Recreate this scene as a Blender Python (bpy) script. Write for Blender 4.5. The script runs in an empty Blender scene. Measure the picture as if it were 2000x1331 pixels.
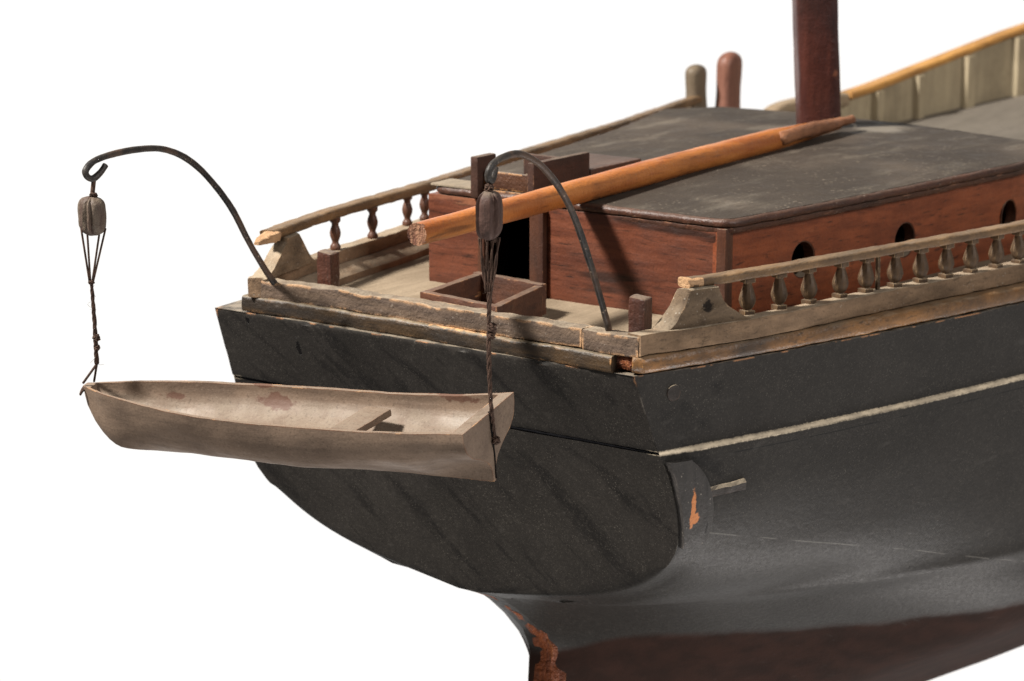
import bpy, bmesh, math, random
from mathutils import Vector, Matrix, noise
random.seed(7)
C = bpy.context.scene.collection
sc = bpy.context.scene

# ------------------------------------------------------------------ camera
AX = Vector((0.5990786, -0.1784606, -0.7805447))
def norm(v): return Vector(v).normalized()
Ydir = norm((-7000.0, -1115.5, 5000.0)); Xdir = norm((3749.1914643, -1115.5, 5000.0)); Zdir = Xdir.cross(Ydir)
Rm = Matrix((Xdir, Ydir, Zdir)).transposed()          # ship -> lens axes (right, down, forward)
Rt = Rm.transposed()
ray = Vector((240.0, 69.5, 5000.0)) / 5000.0 * 1.2
CAM = Vector((0.0, -0.131, 0.0)) - Rt @ ray
right, down, fwd = Rm[0].copy(), Rm[1].copy(), Rm[2].copy()
cam = bpy.data.cameras.new('camera'); camo = bpy.data.objects.new('camera', cam); C.objects.link(camo)
m = Matrix.Identity(4)
for i in range(3):
    m[i][0] = right[i]; m[i][1] = -down[i]; m[i][2] = -fwd[i]; m[i][3] = CAM[i]
camo.matrix_world = m
cam.sensor_width = 36.0; cam.lens = 90.0; cam.clip_start = 0.02; cam.clip_end = 60
cam.dof.use_dof = True; cam.dof.focus_distance = 1.19; cam.dof.aperture_fstop = 20.0
sc.camera = camo

# ------------------------------------------------------------------ studio surround (bright sweep ahead and below, dim room behind)
W = bpy.data.worlds.new('World'); sc.world = W; W.use_nodes = True
nt = W.node_tree; nt.nodes.clear()
out = nt.nodes.new('ShaderNodeOutputWorld'); bg = nt.nodes.new('ShaderNodeBackground')
tc = nt.nodes.new('ShaderNodeTexCoord')
def wdot(v):
    n = nt.nodes.new('ShaderNodeVectorMath'); n.operation = 'DOT_PRODUCT'
    nt.links.new(tc.outputs['Generated'], n.inputs[0]); n.inputs[1].default_value = v; return n.outputs['Value']
def wramp(s, a, b, lo, hi):
    n = nt.nodes.new('ShaderNodeMapRange'); n.interpolation_type = 'SMOOTHSTEP'
    nt.links.new(s, n.inputs[0])
    for k, v in zip((1, 2, 3, 4), (a, b, lo, hi)): n.inputs[k].default_value = v
    return n.outputs[0]
def wmax(a, b):
    n = nt.nodes.new('ShaderNodeMath'); n.operation = 'MAXIMUM'; nt.links.new(a, n.inputs[0]); nt.links.new(b, n.inputs[1]); return n.outputs[0]
FH = Vector((fwd.x, fwd.y, fwd.z)).normalized()
WORLD_DIM, WORLD_WHITE, WORLD_FLOOR = 0.13, 1.06, 0.6
s1 = wramp(wdot(FH), 0.60, 0.86, WORLD_DIM, WORLD_WHITE)
s2 = wramp(wdot(norm((0.5, -0.75, -0.55))), 0.62, 0.95, 0.0, WORLD_FLOOR)
nt.links.new(wmax(s1, s2), bg.inputs['Strength']); bg.inputs['Color'].default_value = (1, 0.98, 0.955, 1)
nt.links.new(bg.outputs[0], out.inputs[0])

def area(name, pos, target, size, power, col=(1, 1, 1), sy=None):
    l = bpy.data.lights.new(name, 'AREA'); l.energy = power; l.size = size; l.color = col
    if sy: l.shape = 'RECTANGLE'; l.size_y = sy
    o = bpy.data.objects.new(name, l); C.objects.link(o); o.location = pos
    o.rotation_euler = (Vector(target) - Vector(pos)).to_track_quat('-Z', 'Y').to_euler(); return o
Lk = norm((0.7, -0.54, -1.0))
tgt = Vector((0.1, 0.0, 0.03))
area('key_lamp', tgt - Lk * 2.6, tgt, 0.30, 205.0, (1.0, 0.95, 0.88))
area('side_softbox', (0.1, -2.1, 1.25), (0.2, 0, 0), 0.8, 30.0, (1.0, 0.96, 0.92))
area('low_fill_lamp', (1.05, -1.15, -2.1), (0.25, -0.1, -0.12), 0.9, 25.0, (1.0, 0.95, 0.92))  # added fill from below, stands in for bounce off the white sweep
area('left_fill_lamp', (-1.2, -0.9, -1.7), (-0.05, 0, 0), 0.9, 26.0, (1.0, 0.96, 0.92))  # added fill from low left, brightens the boat's underside

sc.render.engine = 'CYCLES'
sc.cycles.use_denoising = True
sc.cycles.max_bounces = 6; sc.cycles.diffuse_bounces = 3; sc.cycles.glossy_bounces = 3
sc.view_settings.view_transform = 'Standard'; sc.view_settings.look = 'None'
sc.view_settings.exposure = 0.0; sc.view_settings.gamma = 1.0; sc.view_settings.use_curve_mapping = False

# ------------------------------------------------------------------ material toolkit
class M:
    def __init__(s, name):
        s.m = bpy.data.materials.new(name); s.m.use_nodes = True; s.nt = s.m.node_tree; s.nt.nodes.clear()
        s.out = s.nt.nodes.new('ShaderNodeOutputMaterial'); s.b = s.nt.nodes.new('ShaderNodeBsdfPrincipled')
        s.nt.links.new(s.b.outputs[0], s.out.inputs[0])
        s.tc = s.nt.nodes.new('ShaderNodeTexCoord'); s.geo = s.nt.nodes.new('ShaderNodeNewGeometry')
        s.obj = s.tc.outputs['Object']; s.h = None
    def L(s, a, b): s.nt.links.new(a, b)
    def put(s, inp, v):
        if isinstance(v, bpy.types.NodeSocket): s.L(v, inp)
        elif isinstance(v, tuple) and len(v) == 3 and len(inp.default_value) == 4: inp.default_value = (*v, 1)
        else: inp.default_value = v
    def mapping(s, scale=(1, 1, 1), rot=(0, 0, 0), loc=(0, 0, 0), src=None):
        n = s.nt.nodes.new('ShaderNodeMapping'); s.L(src or s.obj, n.inputs[0])
        n.inputs['Location'].default_value = loc; n.inputs['Rotation'].default_value = rot; n.inputs['Scale'].default_value = scale
        return n.outputs[0]
    def noise(s, scale, detail=4, rough=0.55, src=None, dist=0.0):
        n = s.nt.nodes.new('ShaderNodeTexNoise'); s.L(src or s.obj, n.inputs['Vector'])
        n.inputs['Scale'].default_value = scale; n.inputs['Detail'].default_value = detail
        n.inputs['Roughness'].default_value = rough; n.inputs['Distortion'].default_value = dist
        return n.outputs['Fac']
    def voro(s, scale, src=None):
        n = s.nt.nodes.new('ShaderNodeTexVoronoi'); s.L(src or s.obj, n.inputs['Vector']); n.inputs['Scale'].default_value = scale
        return n.outputs['Distance']
    def ramp(s, v, a, b, lo=0.0, hi=1.0, smooth=True):
        n = s.nt.nodes.new('ShaderNodeMapRange'); n.interpolation_type = 'SMOOTHSTEP' if smooth else 'LINEAR'
        s.L(v, n.inputs[0])
        for k, x in zip((1, 2, 3, 4), (a, b, lo, hi)): n.inputs[k].default_value = x
        return n.outputs[0]
    def math(s, op, a, b=0.0):
        n = s.nt.nodes.new('ShaderNodeMath'); n.operation = op; s.put(n.inputs[0], a); s.put(n.inputs[1], b); return n.outputs[0]
    def mix(s, f, a, b):
        n = s.nt.nodes.new('ShaderNodeMix'); n.data_type = 'RGBA'; s.put(n.inputs[0], f); s.put(n.inputs[6], a); s.put(n.inputs[7], b)
        return n.outputs[2]
    def up(s, lo=0.5, hi=0.9):
        n = s.nt.nodes.new('ShaderNodeSeparateXYZ'); s.L(s.geo.outputs['Normal'], n.inputs[0]); return s.ramp(n.outputs[2], lo, hi)
    def xyz(s, k):
        n = s.nt.nodes.new('ShaderNodeSeparateXYZ'); s.L(s.obj, n.inputs[0]); return n.outputs[k]
    def edge(s, radius=0.0012, lo=0.006, hi=0.06):
        b = s.nt.nodes.new('ShaderNodeBevel'); b.samples = 4; b.inputs['Radius'].default_value = radius
        n = s.nt.nodes.new('ShaderNodeVectorMath'); n.operation = 'DOT_PRODUCT'
        s.L(b.outputs[0], n.inputs[0]); s.L(s.geo.outputs['Normal'], n.inputs[1])
        inv = s.math('SUBTRACT', 1.0, n.outputs['Value']); return s.ramp(inv, lo, hi)
    def spot(s, p, r, distort=0.003, scale=300, sq=(1, 1, 1), soft=0.35):
        """1 inside an irregular patch round the point p"""
        mp = s.nt.nodes.new('ShaderNodeVectorMath'); mp.operation = 'SUBTRACT'; s.L(s.obj, mp.inputs[0]); mp.inputs[1].default_value = p
        sc_ = s.nt.nodes.new('ShaderNodeVectorMath'); sc_.operation = 'MULTIPLY'; s.L(mp.outputs[0], sc_.inputs[0]); sc_.inputs[1].default_value = sq
        ln = s.nt.nodes.new('ShaderNodeVectorMath'); ln.operation = 'LENGTH'; s.L(sc_.outputs[0], ln.inputs[0])
        nz = s.math('MULTIPLY', s.math('SUBTRACT', s.noise(scale, 3), 0.5), distort * 4)
        d = s.math('ADD', ln.outputs['Value'], nz)
        return s.ramp(d, r * (1 + soft), r * (1 - soft))
    def bump(s, h, dist, strength=1.0):
        n = s.nt.nodes.new('ShaderNodeBump'); n.inputs['Distance'].default_value = dist; n.inputs['Strength'].default_value = strength
        s.L(h, n.inputs['Height'])
        if s.h is not None: s.L(s.h, n.inputs['Normal'])
        s.h = n.outputs[0]; s.L(s.h, s.b.inputs['Normal'])
    def done(s, col, rough=0.7, spec=0.3, metal=0.0):
        s.put(s.b.inputs['Base Color'], col); s.put(s.b.inputs['Roughness'], rough)
        s.b.inputs['Specular IOR Level'].default_value = spec; s.b.inputs['Metallic'].default_value = metal
        return s.m

DUST = (0.42, 0.36, 0.27)
def specks(k, col, amount=0.5, scale=900, c=(0.35, 0.31, 0.26), th=0.13):
    v = k.voro(scale * 0.5); th = th * 1.7; n = k.noise(60, 2)
    f = k.math('MULTIPLY', k.ramp(v, th, th * 0.4), k.ramp(n, 0.42, 0.7, 0, amount)); return k.mix(f, col, c)

def mat_hull():
    k = M('black_hull_paint')
    big = k.noise(14, 5, 0.6); fine = k.noise(220, 4, 0.6)
    rt = k.mapping((1, 1, 1), (math.radians(-42), 0, 0)); st = k.noise(38, 5, 0.6, k.mapping((1, 0.22, 1.6), src=rt), 0.5); gr = k.noise(900, 3, 0.7)
    col = k.mix(k.ramp(big, 0.3, 0.75), (0.018, 0.0157, 0.0137), (0.026, 0.0228, 0.020))
    aftm = k.ramp(k.xyz(0), .052, .047); col = k.mix(k.math('MULTIPLY', k.ramp(st, 0.36, 0.50, 0.6, 0), k.math('ADD', 0.2, k.math('MULTIPLY', aftm, 1.2))), col, (0.008, 0.007, 0.0065)); col = k.mix(k.ramp(gr, 0.5, 0.8, 0, 0.5), col, (0.060, 0.053, 0.046)); col = k.mix(k.ramp(gr, 0.5, 0.2, 0, 0.6), col, (0.015, 0.013, 0.012))
    col = k.mix(k.ramp(fine, 0.5, 0.8, 0, 0.35), col, (0.050, 0.044, 0.038))
    col = specks(k, col, 0.30, 1300, (0.20, 0.18, 0.15), 0.15)
    col = k.mix(k.ramp(k.noise(1500, 2, 0.5), 0.62, 0.76, 0, 0.5), col, (0.13, 0.115, 0.095))
    # copper brown bottom below the waterline
    zz = k.math('ADD', k.xyz(2), k.math('MULTIPLY', k.math('SUBTRACT', k.noise(40, 4), 0.5), 0.008))
    bot = k.mix(k.ramp(k.noise(60, 5), 0.3, 0.7), (0.036, 0.0155, 0.0115), (0.020, 0.0095, 0.0075))
    zz = k.math('ADD', zz, k.ramp(k.xyz(0), .100, .135, .0150, 0.0)); col = k.mix(k.ramp(zz, -0.1755, -0.1835), col, k.mix(0.25, bot, (0.040, 0.032, 0.027)))
    # old damage on the stern
    d = k.math('MAXIMUM', k.spot((0.0050, 0.0812, -0.0160), 0.0017, 0.0010, 420, (.5, 1.2, 0.32), 0.1), k.spot((0.0, 0.1135, -0.0050), 0.0012, 0.001, 400, (.5, 1.0, 0.4), 0.1))
    seam = k.math('ABSOLUTE', k.math('ADD', k.xyz(2), 0.0457)); sy = k.ramp(k.xyz(1), -0.150, -0.154)
    col = k.mix(k.math('MULTIPLY', k.ramp(seam, 0.00035, 0.00012), k.math('MULTIPLY', sy, k.ramp(k.noise(40, 3), 0.4, 0.5, 0.2, 0.9))), col, (0.006, 0.006, 0.006))
    l2 = k.math('ABSOLUTE', k.math('ADD', k.math('ADD', k.xyz(2), k.math('MULTIPLY', k.xyz(0), 0.27)), k.math('ADD', 0.073, k.math('MULTIPLY', k.math('SUBTRACT', k.noise(14, 2), 0.5), 0.003))))
    col = k.mix(k.math('MULTIPLY', k.math('MULTIPLY', k.ramp(l2, 0.0005, 0.0001), k.ramp(k.xyz(0), 0.043, 0.047)), k.ramp(k.noise(60, 3), 0.42, 0.55, 0.0, 0.55)), col, (0.15, 0.14, 0.125))
    scr = k.noise(120, 4, 0.6, k.mapping((0.05, 1, 1), src=k.mapping((1, 1, 1), (0, math.radians(8), 0)))); col = k.mix(k.ramp(scr, 0.64, 0.74, 0, 0.22), col, (0.080, 0.073, 0.066))
    col = k.mix(d, col, (0.004, 0.003, 0.003))
    # bare wood on the top arris
    e = k.math('MULTIPLY', k.edge(0.0014), k.ramp(k.noise(70, 4), 0.52, 0.6))
    topz = k.ramp(k.xyz(2), -0.006, -0.002)
    col = k.mix(k.math('MULTIPLY', e, topz), col, (0.42, 0.20, 0.09))
    ed2 = k.math('MULTIPLY', k.edge(0.0010), k.ramp(k.noise(160, 3), 0.45, 0.7, 0, 0.5)); col = k.mix(ed2, col, (0.16, 0.14, 0.12))
    side = k.ramp(k.math('ABSOLUTE', k.xyz(1)), 0.128, 0.132)
    dz = k.math('ABSOLUTE', k.math('ADD', k.math('ADD', k.xyz(2), 0.0402), k.math('MULTIPLY', k.math('SUBTRACT', k.noise(420, 4, 0.7), 0.5), 0.0018)))
    col = k.mix(k.math('MULTIPLY', k.ramp(dz, 0.0016, 0.0001), side), col, (0.80, 0.67, 0.49))
    k.flat = k.math('MULTIPLY', k.up(0.55, 0.9), k.ramp(k.noise(90, 4), 0.35, 0.6, 0.1, 0.7)); col = k.mix(k.flat, col, (0.30, 0.25, 0.19))
    k.bump(k.noise(16, 2, 0.4), 0.0003); k.bump(k.noise(380, 4, 0.6), 0.00022); k.bump(st, 0.0004, 0.6)
    k.bump(k.math('MULTIPLY', d, -1.0), 0.002)
    r = k.ramp(k.noise(500, 2), 0.3, 0.7, 0.46, 0.54); mk = k.ramp(zz, -0.1755, -0.1835); r = k.math('MAXIMUM', r, k.math('MULTIPLY', mk, 0.75))
    mt = k.done(col, r, 0.24); k.L(k.math('SUBTRACT', 0.23, k.math('MULTIPLY', mk, 0.20)), k.b.inputs['Specular IOR Level']); return mt

def mat_wood(name, c1, c2, dark, axis='X', scale=1.0, wear=None, wear_amt=0.5, dust=0.0, rough=0.55, spec=0.3,
             mott=0.5, bump=0.0003, marks=(), edge_r=0.0012, wear_th=0.5, speck=0.0, streak=0.6, radial=False, dustcol=DUST, spot_dark=0.0):
    k = M(name)
    sv = {'X': (0.10, 1, 1), 'Y': (1, 0.10, 1), 'Z': (1, 1, 0.10)}[axis]
    mp = k.mapping(tuple(x * scale for x in sv), (0.03, 0.02, 0.05))
    g1 = k.noise(260, 6, 0.6, mp, 0.3); g2 = k.noise(700, 3, 0.6, mp); big = k.noise(28 * scale, 5, 0.6); med = k.noise(120, 4, 0.6)
    col = k.mix(k.ramp(g1, 0.3, 0.7), c1, c2)
    col = k.mix(k.ramp(g2, 0.55, 0.75, 0, streak), col, dark)
    col = k.mix(k.ramp(big, 0.45, 0.7, 0, mott), col, dark)
    if spot_dark: col = k.mix(k.ramp(k.noise(75, 3, 0.5, k.mapping(tuple(x * 1.0 for x in sv))), 0.62, 0.70, 0, spot_dark), col, dark)
    if wear and edge_r > 0:
        e = k.math('MULTIPLY', k.edge(edge_r), k.ramp(med, wear_th, wear_th + 0.1, 0, wear_amt)); col = k.mix(e, col, wear)
    if wear:
        pt = k.math('MULTIPLY', k.ramp(k.noise(55, 5, 0.65, mp), 0.66, 0.70), wear_amt); col = k.mix(pt, col, wear)
    if speck: col = specks(k, col, speck, 800)
    for (p, r, c, sq) in marks: col = k.mix(k.spot(p, r, r * 0.5, 260, sq, 0.2), col, c)
    if dust:
        f = k.math('MULTIPLY', k.up(0.45, 0.95), k.ramp(k.noise(90, 5, 0.65), 0.25, 0.7, 0.25 * dust, dust)); col = k.mix(f, col, dustcol)
    gr = k.noise(850, 3, 0.7); col = k.mix(k.ramp(gr, 0.48, 0.25, 0, 0.5), col, dark)
    k.bump(g1, bump * 1.2); k.bump(med, bump * 2.0); k.bump(k.noise(600, 3), bump)
    r = k.ramp(big, 0.3, 0.7, rough - 0.1, rough + 0.12)
    return k.done(col, r, spec)

HULL = mat_hull()
LOG = mat_wood('weathered_grey_brown_paint', (0.140, 0.096, 0.066), (0.085, 0.060, 0.046), (0.028, 0.020, 0.016), 'Y', 0.7,
               (0.50, 0.29, 0.15), 1.0, 0.45, 0.75, 0.2, 0.6, 0.0006, edge_r=0.0024, wear_th=0.44, speck=0.35)
LOGX = mat_wood('weathered_grey_brown_side_paint', (0.235, 0.152, 0.092), (0.145, 0.094, 0.058), (0.050, 0.034, 0.022), 'X', 0.7,
               (0.32, 0.20, 0.11), 0.6, 0.50, 0.75, 0.2, 0.45, 0.0004, edge_r=0.0012, wear_th=0.55, speck=0.6)
MOULD = mat_wood('worn_varnished_moulding', (0.26, 0.120, 0.036), (0.110, 0.055, 0.020), (0.018, 0.012, 0.008), 'X', 0.6,
               (0.58, 0.30, 0.10), 0.8, 0.28, 0.38, 0.5, 0.75, 0.0003, edge_r=0.0010, wear_th=0.56, streak=0.8)
MOULDY = mat_wood('worn_dark_stern_moulding', (0.062, 0.036, 0.016), (0.022, 0.015, 0.010), (0.006, 0.005, 0.004), 'Y', 0.6,
               (0.55, 0.29, 0.12), 0.95, 0.55, 0.5, 0.4, 0.7, 0.0004, edge_r=0.0016, wear_th=0.50, streak=0.9, dustcol=(.36, .29, .20),
               marks=(((0.006, -0.030, 0.0095), 0.0035, (0.60, 0.29, 0.10), (1, 0.13, 1)), ((0.006, -0.062, 0.009), 0.0028, (0.52, 0.25, 0.09), (1, 0.2, 1))))
RAIL = mat_wood('worn_rail_varnish', (0.185, 0.105, 0.046), (0.105, 0.062, 0.031), (0.030, 0.020, 0.013), 'X', 0.7,
               (0.50, 0.30, 0.15), 0.6, 0.12, 0.5, 0.35, 0.5, 0.0004, edge_r=0.0012, wear_th=0.52, speck=0.3,)
FRESH = mat_wood('bare_splintered_wood', (0.36, 0.21, 0.11), (0.46, 0.29, 0.16), (0.14, 0.07, 0.035), 'X', 1.2, None, rough=0.7, bump=0.0006, mott=0.3)
BAL = mat_wood('dusty_turned_wood', (0.100, 0.060, 0.032), (0.060, 0.037, 0.022), (0.020, 0.013, 0.009), 'Z', 1.0,
               (0.40, 0.27, 0.14), 0.8, 0.3, 0.55, 0.25, 0.4, 0.0002, edge_r=0.0008, wear_th=0.45)
BALR = mat_wood('brown_turned_wood', (0.105, 0.042, 0.022), (0.07, 0.03, 0.018), (0.03, 0.015, 0.01), 'Z', 1.0, None, rough=0.5, spec=0.4, dust=0.4)
BRK = mat_wood('dusty_knee_paint', (0.21, 0.145, 0.090), (0.135, 0.094, 0.060), (0.045, 0.031, 0.021), 'X', 0.7,
               (0.36, 0.23, 0.13), 0.6, 0.5, 0.7, 0.2, 0.55, 0.0005, edge_r=0.0014, wear_th=0.52, speck=0.8,
               marks=(((0.0415, -0.1455, 0.0290), 0.0030, (0.015, 0.010, 0.007), (1, 1, 1)),))
CAB = mat_wood('mahogany_cabin_wood', (0.150, 0.047, 0.024), (0.080, 0.023, 0.012), (0.014, 0.006, 0.004), 'Y', 0.8,
               (0.32, 0.13, 0.06), 0.35, 0.0, 0.45, 0.4, 0.35, 0.0002, streak=0.9, wear_th=0.6, spot_dark=0.85)
CABX = mat_wood('mahogany_side_wood', (0.235, 0.064, 0.025), (0.145, 0.037, 0.015), (0.03, 0.011, 0.007), 'X', 0.8,
               (0.32, 0.13, 0.06), 0.35, 0.0, 0.5, 0.35, 0.35, 0.0002, streak=0.8, wear_th=0.6, spot_dark=0.6)
CABZ = mat_wood('dark_mahogany_post', (0.080, 0.030, 0.016), (0.048, 0.018, 0.011), (0.014, 0.007, 0.005), 'Z', 0.7,
               (0.30, 0.13, 0.06), 0.7, 0.6, 0.42, 0.45, 0.4, 0.0002, wear_th=0.58, edge_r=0.0009)
ROOFE = mat_wood('dark_roof_moulding', (0.085, 0.034, 0.020), (0.048, 0.021, 0.014), (0.016, 0.010, 0.008), 'X', 0.8,
               (0.42, 0.20, 0.11), 0.65, 0.35, 0.5, 0.4, 0.6, 0.0004, wear_th=0.56, edge_r=0.0012, dustcol=(0.13, 0.10, 0.075), speck=0.6)
def mat_roof():
    k = M('grey_brown_roof_canvas')
    big = k.noise(16, 5, 0.6); med = k.noise(70, 5, 0.65); st = k.noise(60, 4, 0.6, k.mapping((0.35, 1.2, 1)))
    col = k.mix(k.ramp(big, 0.3, 0.7), (0.044, 0.034, 0.027), (0.072, 0.056, 0.043))
    col = k.mix(k.ramp(med, 0.5, 0.8, 0, 0.6), col, (0.10, 0.085, 0.068))
    col = k.mix(k.ramp(st, 0.50, 0.75, 0, 0.75), col, (0.14, 0.118, 0.092)); col = k.mix(k.ramp(k.noise(7, 3, 0.6), 0.48, 0.62, 0, 0.55), col, (0.028, 0.023, 0.019))
    col = specks(k, col, 0.7, 620, (0.20, 0.165, 0.125), 0.17); col = specks(k, col, 0.6, 170, (0.22, 0.18, 0.135), 0.07)
    col = k.mix(k.math('MULTIPLY', k.spot((0.445, -0.022, 0.057), 0.014, 0.006, 90, (0.7, 1.0, 1), 0.6), 0.6), col, (0.24, 0.21, 0.17))
    k.bump(k.noise(500, 4), 0.0004); k.bump(med, 0.0009); k.bump(k.noise(9, 2), 0.003, 0.5)
    return k.done(col, k.ramp(med, 0.3, 0.7, 0.6, 0.8), 0.12)
ROOF = mat_roof()
ROOFP = mat_wood('pale_dusty_roof_paint', (0.26, 0.21, 0.15), (0.20, 0.16, 0.12), (0.09, 0.07, 0.05), 'X', 0.8, None, rough=0.7, mott=0.4)
BOOM = mat_wood('varnished_pine_spar', (0.48, 0.175, 0.042), (0.31, 0.088, 0.020), (0.075, 0.026, 0.013), 'X', 0.55,
               (0.55, 0.30, 0.13), 0.4, 0.0, 0.42, 0.45, 0.45, 0.0003, streak=0.6, wear_th=0.6, spot_dark=0.7, edge_r=0)
BOOME = mat_wood('dark_end_grain', (0.10, 0.034, 0.020), (0.36, 0.19, 0.11), (0.02, 0.008, 0.006), 'Z', 1.5, None, rough=0.7, bump=0.001, mott=0.7, streak=0.9)
CHEEK = mat_wood('worn_jaw_wood', (0.30, 0.135, 0.065), (0.21, 0.088, 0.043), (0.06, 0.026, 0.016), 'X', 0.8, (0.5, 0.3, 0.17), 0.6, rough=0.6, bump=0.0005)
MAST = mat_wood('dark_red_mast_varnish', (0.080, 0.024, 0.017), (0.046, 0.014, 0.011), (0.016, 0.007, 0.006), 'Z', 0.5, None, rough=0.42, spec=0.35,
               mott=0.7, marks=(((0.427, 0.003, 0.150), 0.0045, (0.25, 0.09, 0.045), (1, 1, 1.6)), ((0.425, 0.008, 0.125), 0.003, (0.22, 0.08, 0.04), (1, 0.6, 2)),
                      ((0.428, 0.012, 0.085), 0.004, (0.26, 0.10, 0.05), (1, 1, 0.5)), ((0.424, 0.000, 0.092), 0.003, (0.2, 0.07, 0.035), (1, 1, 0.6))))
DECK = mat_wood('dusty_scrubbed_deck', (0.275, 0.215, 0.150), (0.205, 0.158, 0.108), (0.10, 0.073, 0.047), 'X', 0.6, None, rough=0.8, mott=0.45, spec=0.15, streak=0.35)
FORE = mat_wood('far_deck_paint', (0.19, 0.165, 0.135), (0.155, 0.135, 0.11), (0.10, 0.085, 0.068), 'X', 0.5, None, rough=0.7, mott=0.4)
BULW = mat_wood('sage_grey_bulwark_paint', (0.430, 0.355, 0.235), (0.340, 0.280, 0.188), (0.170, 0.135, 0.088), 'Z', 0.6, None, rough=0.7, mott=0.5)
CAPR = mat_wood('golden_cap_rail', (0.60, 0.31, 0.085), (0.43, 0.215, 0.065), (0.14, 0.075, 0.035), 'X', 0.5, None, rough=0.5, mott=0.45)
STERN = mat_wood('exposed_red_sternpost_wood', (0.25, 0.064, 0.016), (0.11, 0.028, 0.010), (0.022, 0.010, 0.006), 'Z', 1.0,
               (0.5, 0.2, 0.06), 0.6, rough=0.6, bump=0.0012, streak=0.7, mott=0.8)
TIMB = mat_wood('timberhead_paint', (0.165, 0.125, 0.085), (0.12, 0.09, 0.06), (0.05, 0.035, 0.025), 'Z', 0.6, None, rough=0.6, mott=0.6)
TIMBR = mat_wood('red_brown_timberhead', (0.23, 0.105, 0.072), (0.17, 0.075, 0.052), (0.06, 0.025, 0.02), 'Z', 0.6, None, rough=0.5, mott=0.6)
TAILM = mat_wood('pale_tan_rail_end', (0.34, 0.25, 0.16), (0.27, 0.20, 0.13), (0.14, 0.10, 0.07), 'X', 0.6, None, rough=0.6, mott=0.4)
def mat_boat():
    k = M('weathered_taupe_boat_paint')
    big = k.noise(30, 5, 0.6); med = k.noise(110, 5, 0.65); gr = k.noise(260, 5, 0.6, k.mapping((1, 0.12, 1)))
    col = k.mix(k.ramp(big, 0.3, 0.7), (0.190, 0.134, 0.096), (0.112, 0.077, 0.055))
    col = k.mix(k.ramp(gr, 0.5, 0.75, 0, 0.5), col, (0.095, 0.066, 0.046))
    col = k.mix(k.ramp(med, 0.6, 0.75, 0, 0.6), col, (0.09, 0.066, 0.05))
    inside = k.up(0.15, 0.6)
    col = k.mix(k.math('MULTIPLY', inside, k.ramp(med, 0.3, 0.65, 0.15, 0.8)), col, (0.190, 0.150, 0.112))
    sp = k.ramp(k.voro(700), 0.10, 0.22); col = k.mix(k.math('MULTIPLY', k.ramp(k.noise(60, 3), 0.45, 0.65, 0, 0.55), sp), (0.11, 0.085, 0.065), col) if False else col
    col = specks(k, col, 0.25, 900, (0.34, 0.28, 0.22), 0.12); col = specks(k, col, 0.7, 260, (0.06, 0.045, 0.035), 0.07)
    red = (0.095, 0.046, 0.031)
    gr2 = k.noise(800, 3, 0.7); col = k.mix(k.ramp(gr2, 0.48, 0.28, 0, 0.55), col, (0.065, 0.045, 0.032)); col = k.mix(k.ramp(gr2, 0.55, 0.78, 0, 0.25), col, (0.30, 0.24, 0.18))
    for p, r, sq in BOATMARK: col = k.mix(k.math('MULTIPLY', k.spot(p, r, r * 0.6, 220, sq, 0.2), 0.85), col, red)
    e = k.math('MULTIPLY', k.edge(0.0011, 0.03, 0.15), k.ramp(med, 0.42, 0.55, 0.35, 0.95)); col = k.mix(e, col, (0.17, 0.080, 0.045))
    e2 = k.math('MULTIPLY', k.edge(0.0010, 0.05, 0.2), k.ramp(k.noise(90, 3), 0.6, 0.66)); col = k.mix(e2, col, (0.48, 0.26, 0.12))
    k.bump(k.noise(30, 2), 0.0008); k.bump(gr, 0.00018); k.bump(med, 0.0002); k.bump(k.noise(700, 3), 0.0001)
    return k.done(col, k.ramp(big, 0.3, 0.7, 0.5, 0.75), 0.3)
def mat_iron():
    k = M('dark_rusty_iron'); n = k.noise(150, 5, 0.6); n2 = k.noise(40, 4)
    col = k.mix(k.ramp(n, 0.35, 0.7), (0.018, 0.016, 0.015), (0.042, 0.034, 0.028)); col = k.mix(k.ramp(n2, 0.48, 0.62, 0, 0.75), col, (0.085, 0.050, 0.033))
    col = specks(k, col, 0.9, 700, (0.3, 0.22, 0.16), 0.14)
    k.bump(k.noise(500, 4), 0.0004); return k.done(col, 0.5, 0.3)
IRON = mat_iron()
def mat_rope():
    k = M('dark_tarred_cord'); n = k.noise(300, 4)
    col = k.mix(k.ramp(n, 0.3, 0.7), (0.030, 0.017, 0.012), (0.070, 0.040, 0.028)); k.bump(k.noise(1500, 3), 0.0003); return k.done(col, 0.8, 0.2)
ROPE = mat_rope()
BLOCK = mat_wood('old_block_wood', (0.085, 0.045, 0.034), (0.055, 0.028, 0.022), (0.018, 0.010, 0.008), 'Z', 1.0, (0.15, 0.09, 0.065), 0.5, 0.3, 0.6, 0.3, 0.5, 0.0003, edge_r=0.0009)
BLOCKG = mat_wood('grey_worn_block_wood', (0.12, 0.095, 0.07), (0.055, 0.030, 0.024), (0.035, 0.018, 0.014), 'Z', 1.0, None, rough=0.65, mott=0.7, bump=0.0005)
BLACKV = M('unlit_cabin_interior').done((0.006, 0.005, 0.005), 0.9, 0.1)

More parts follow.
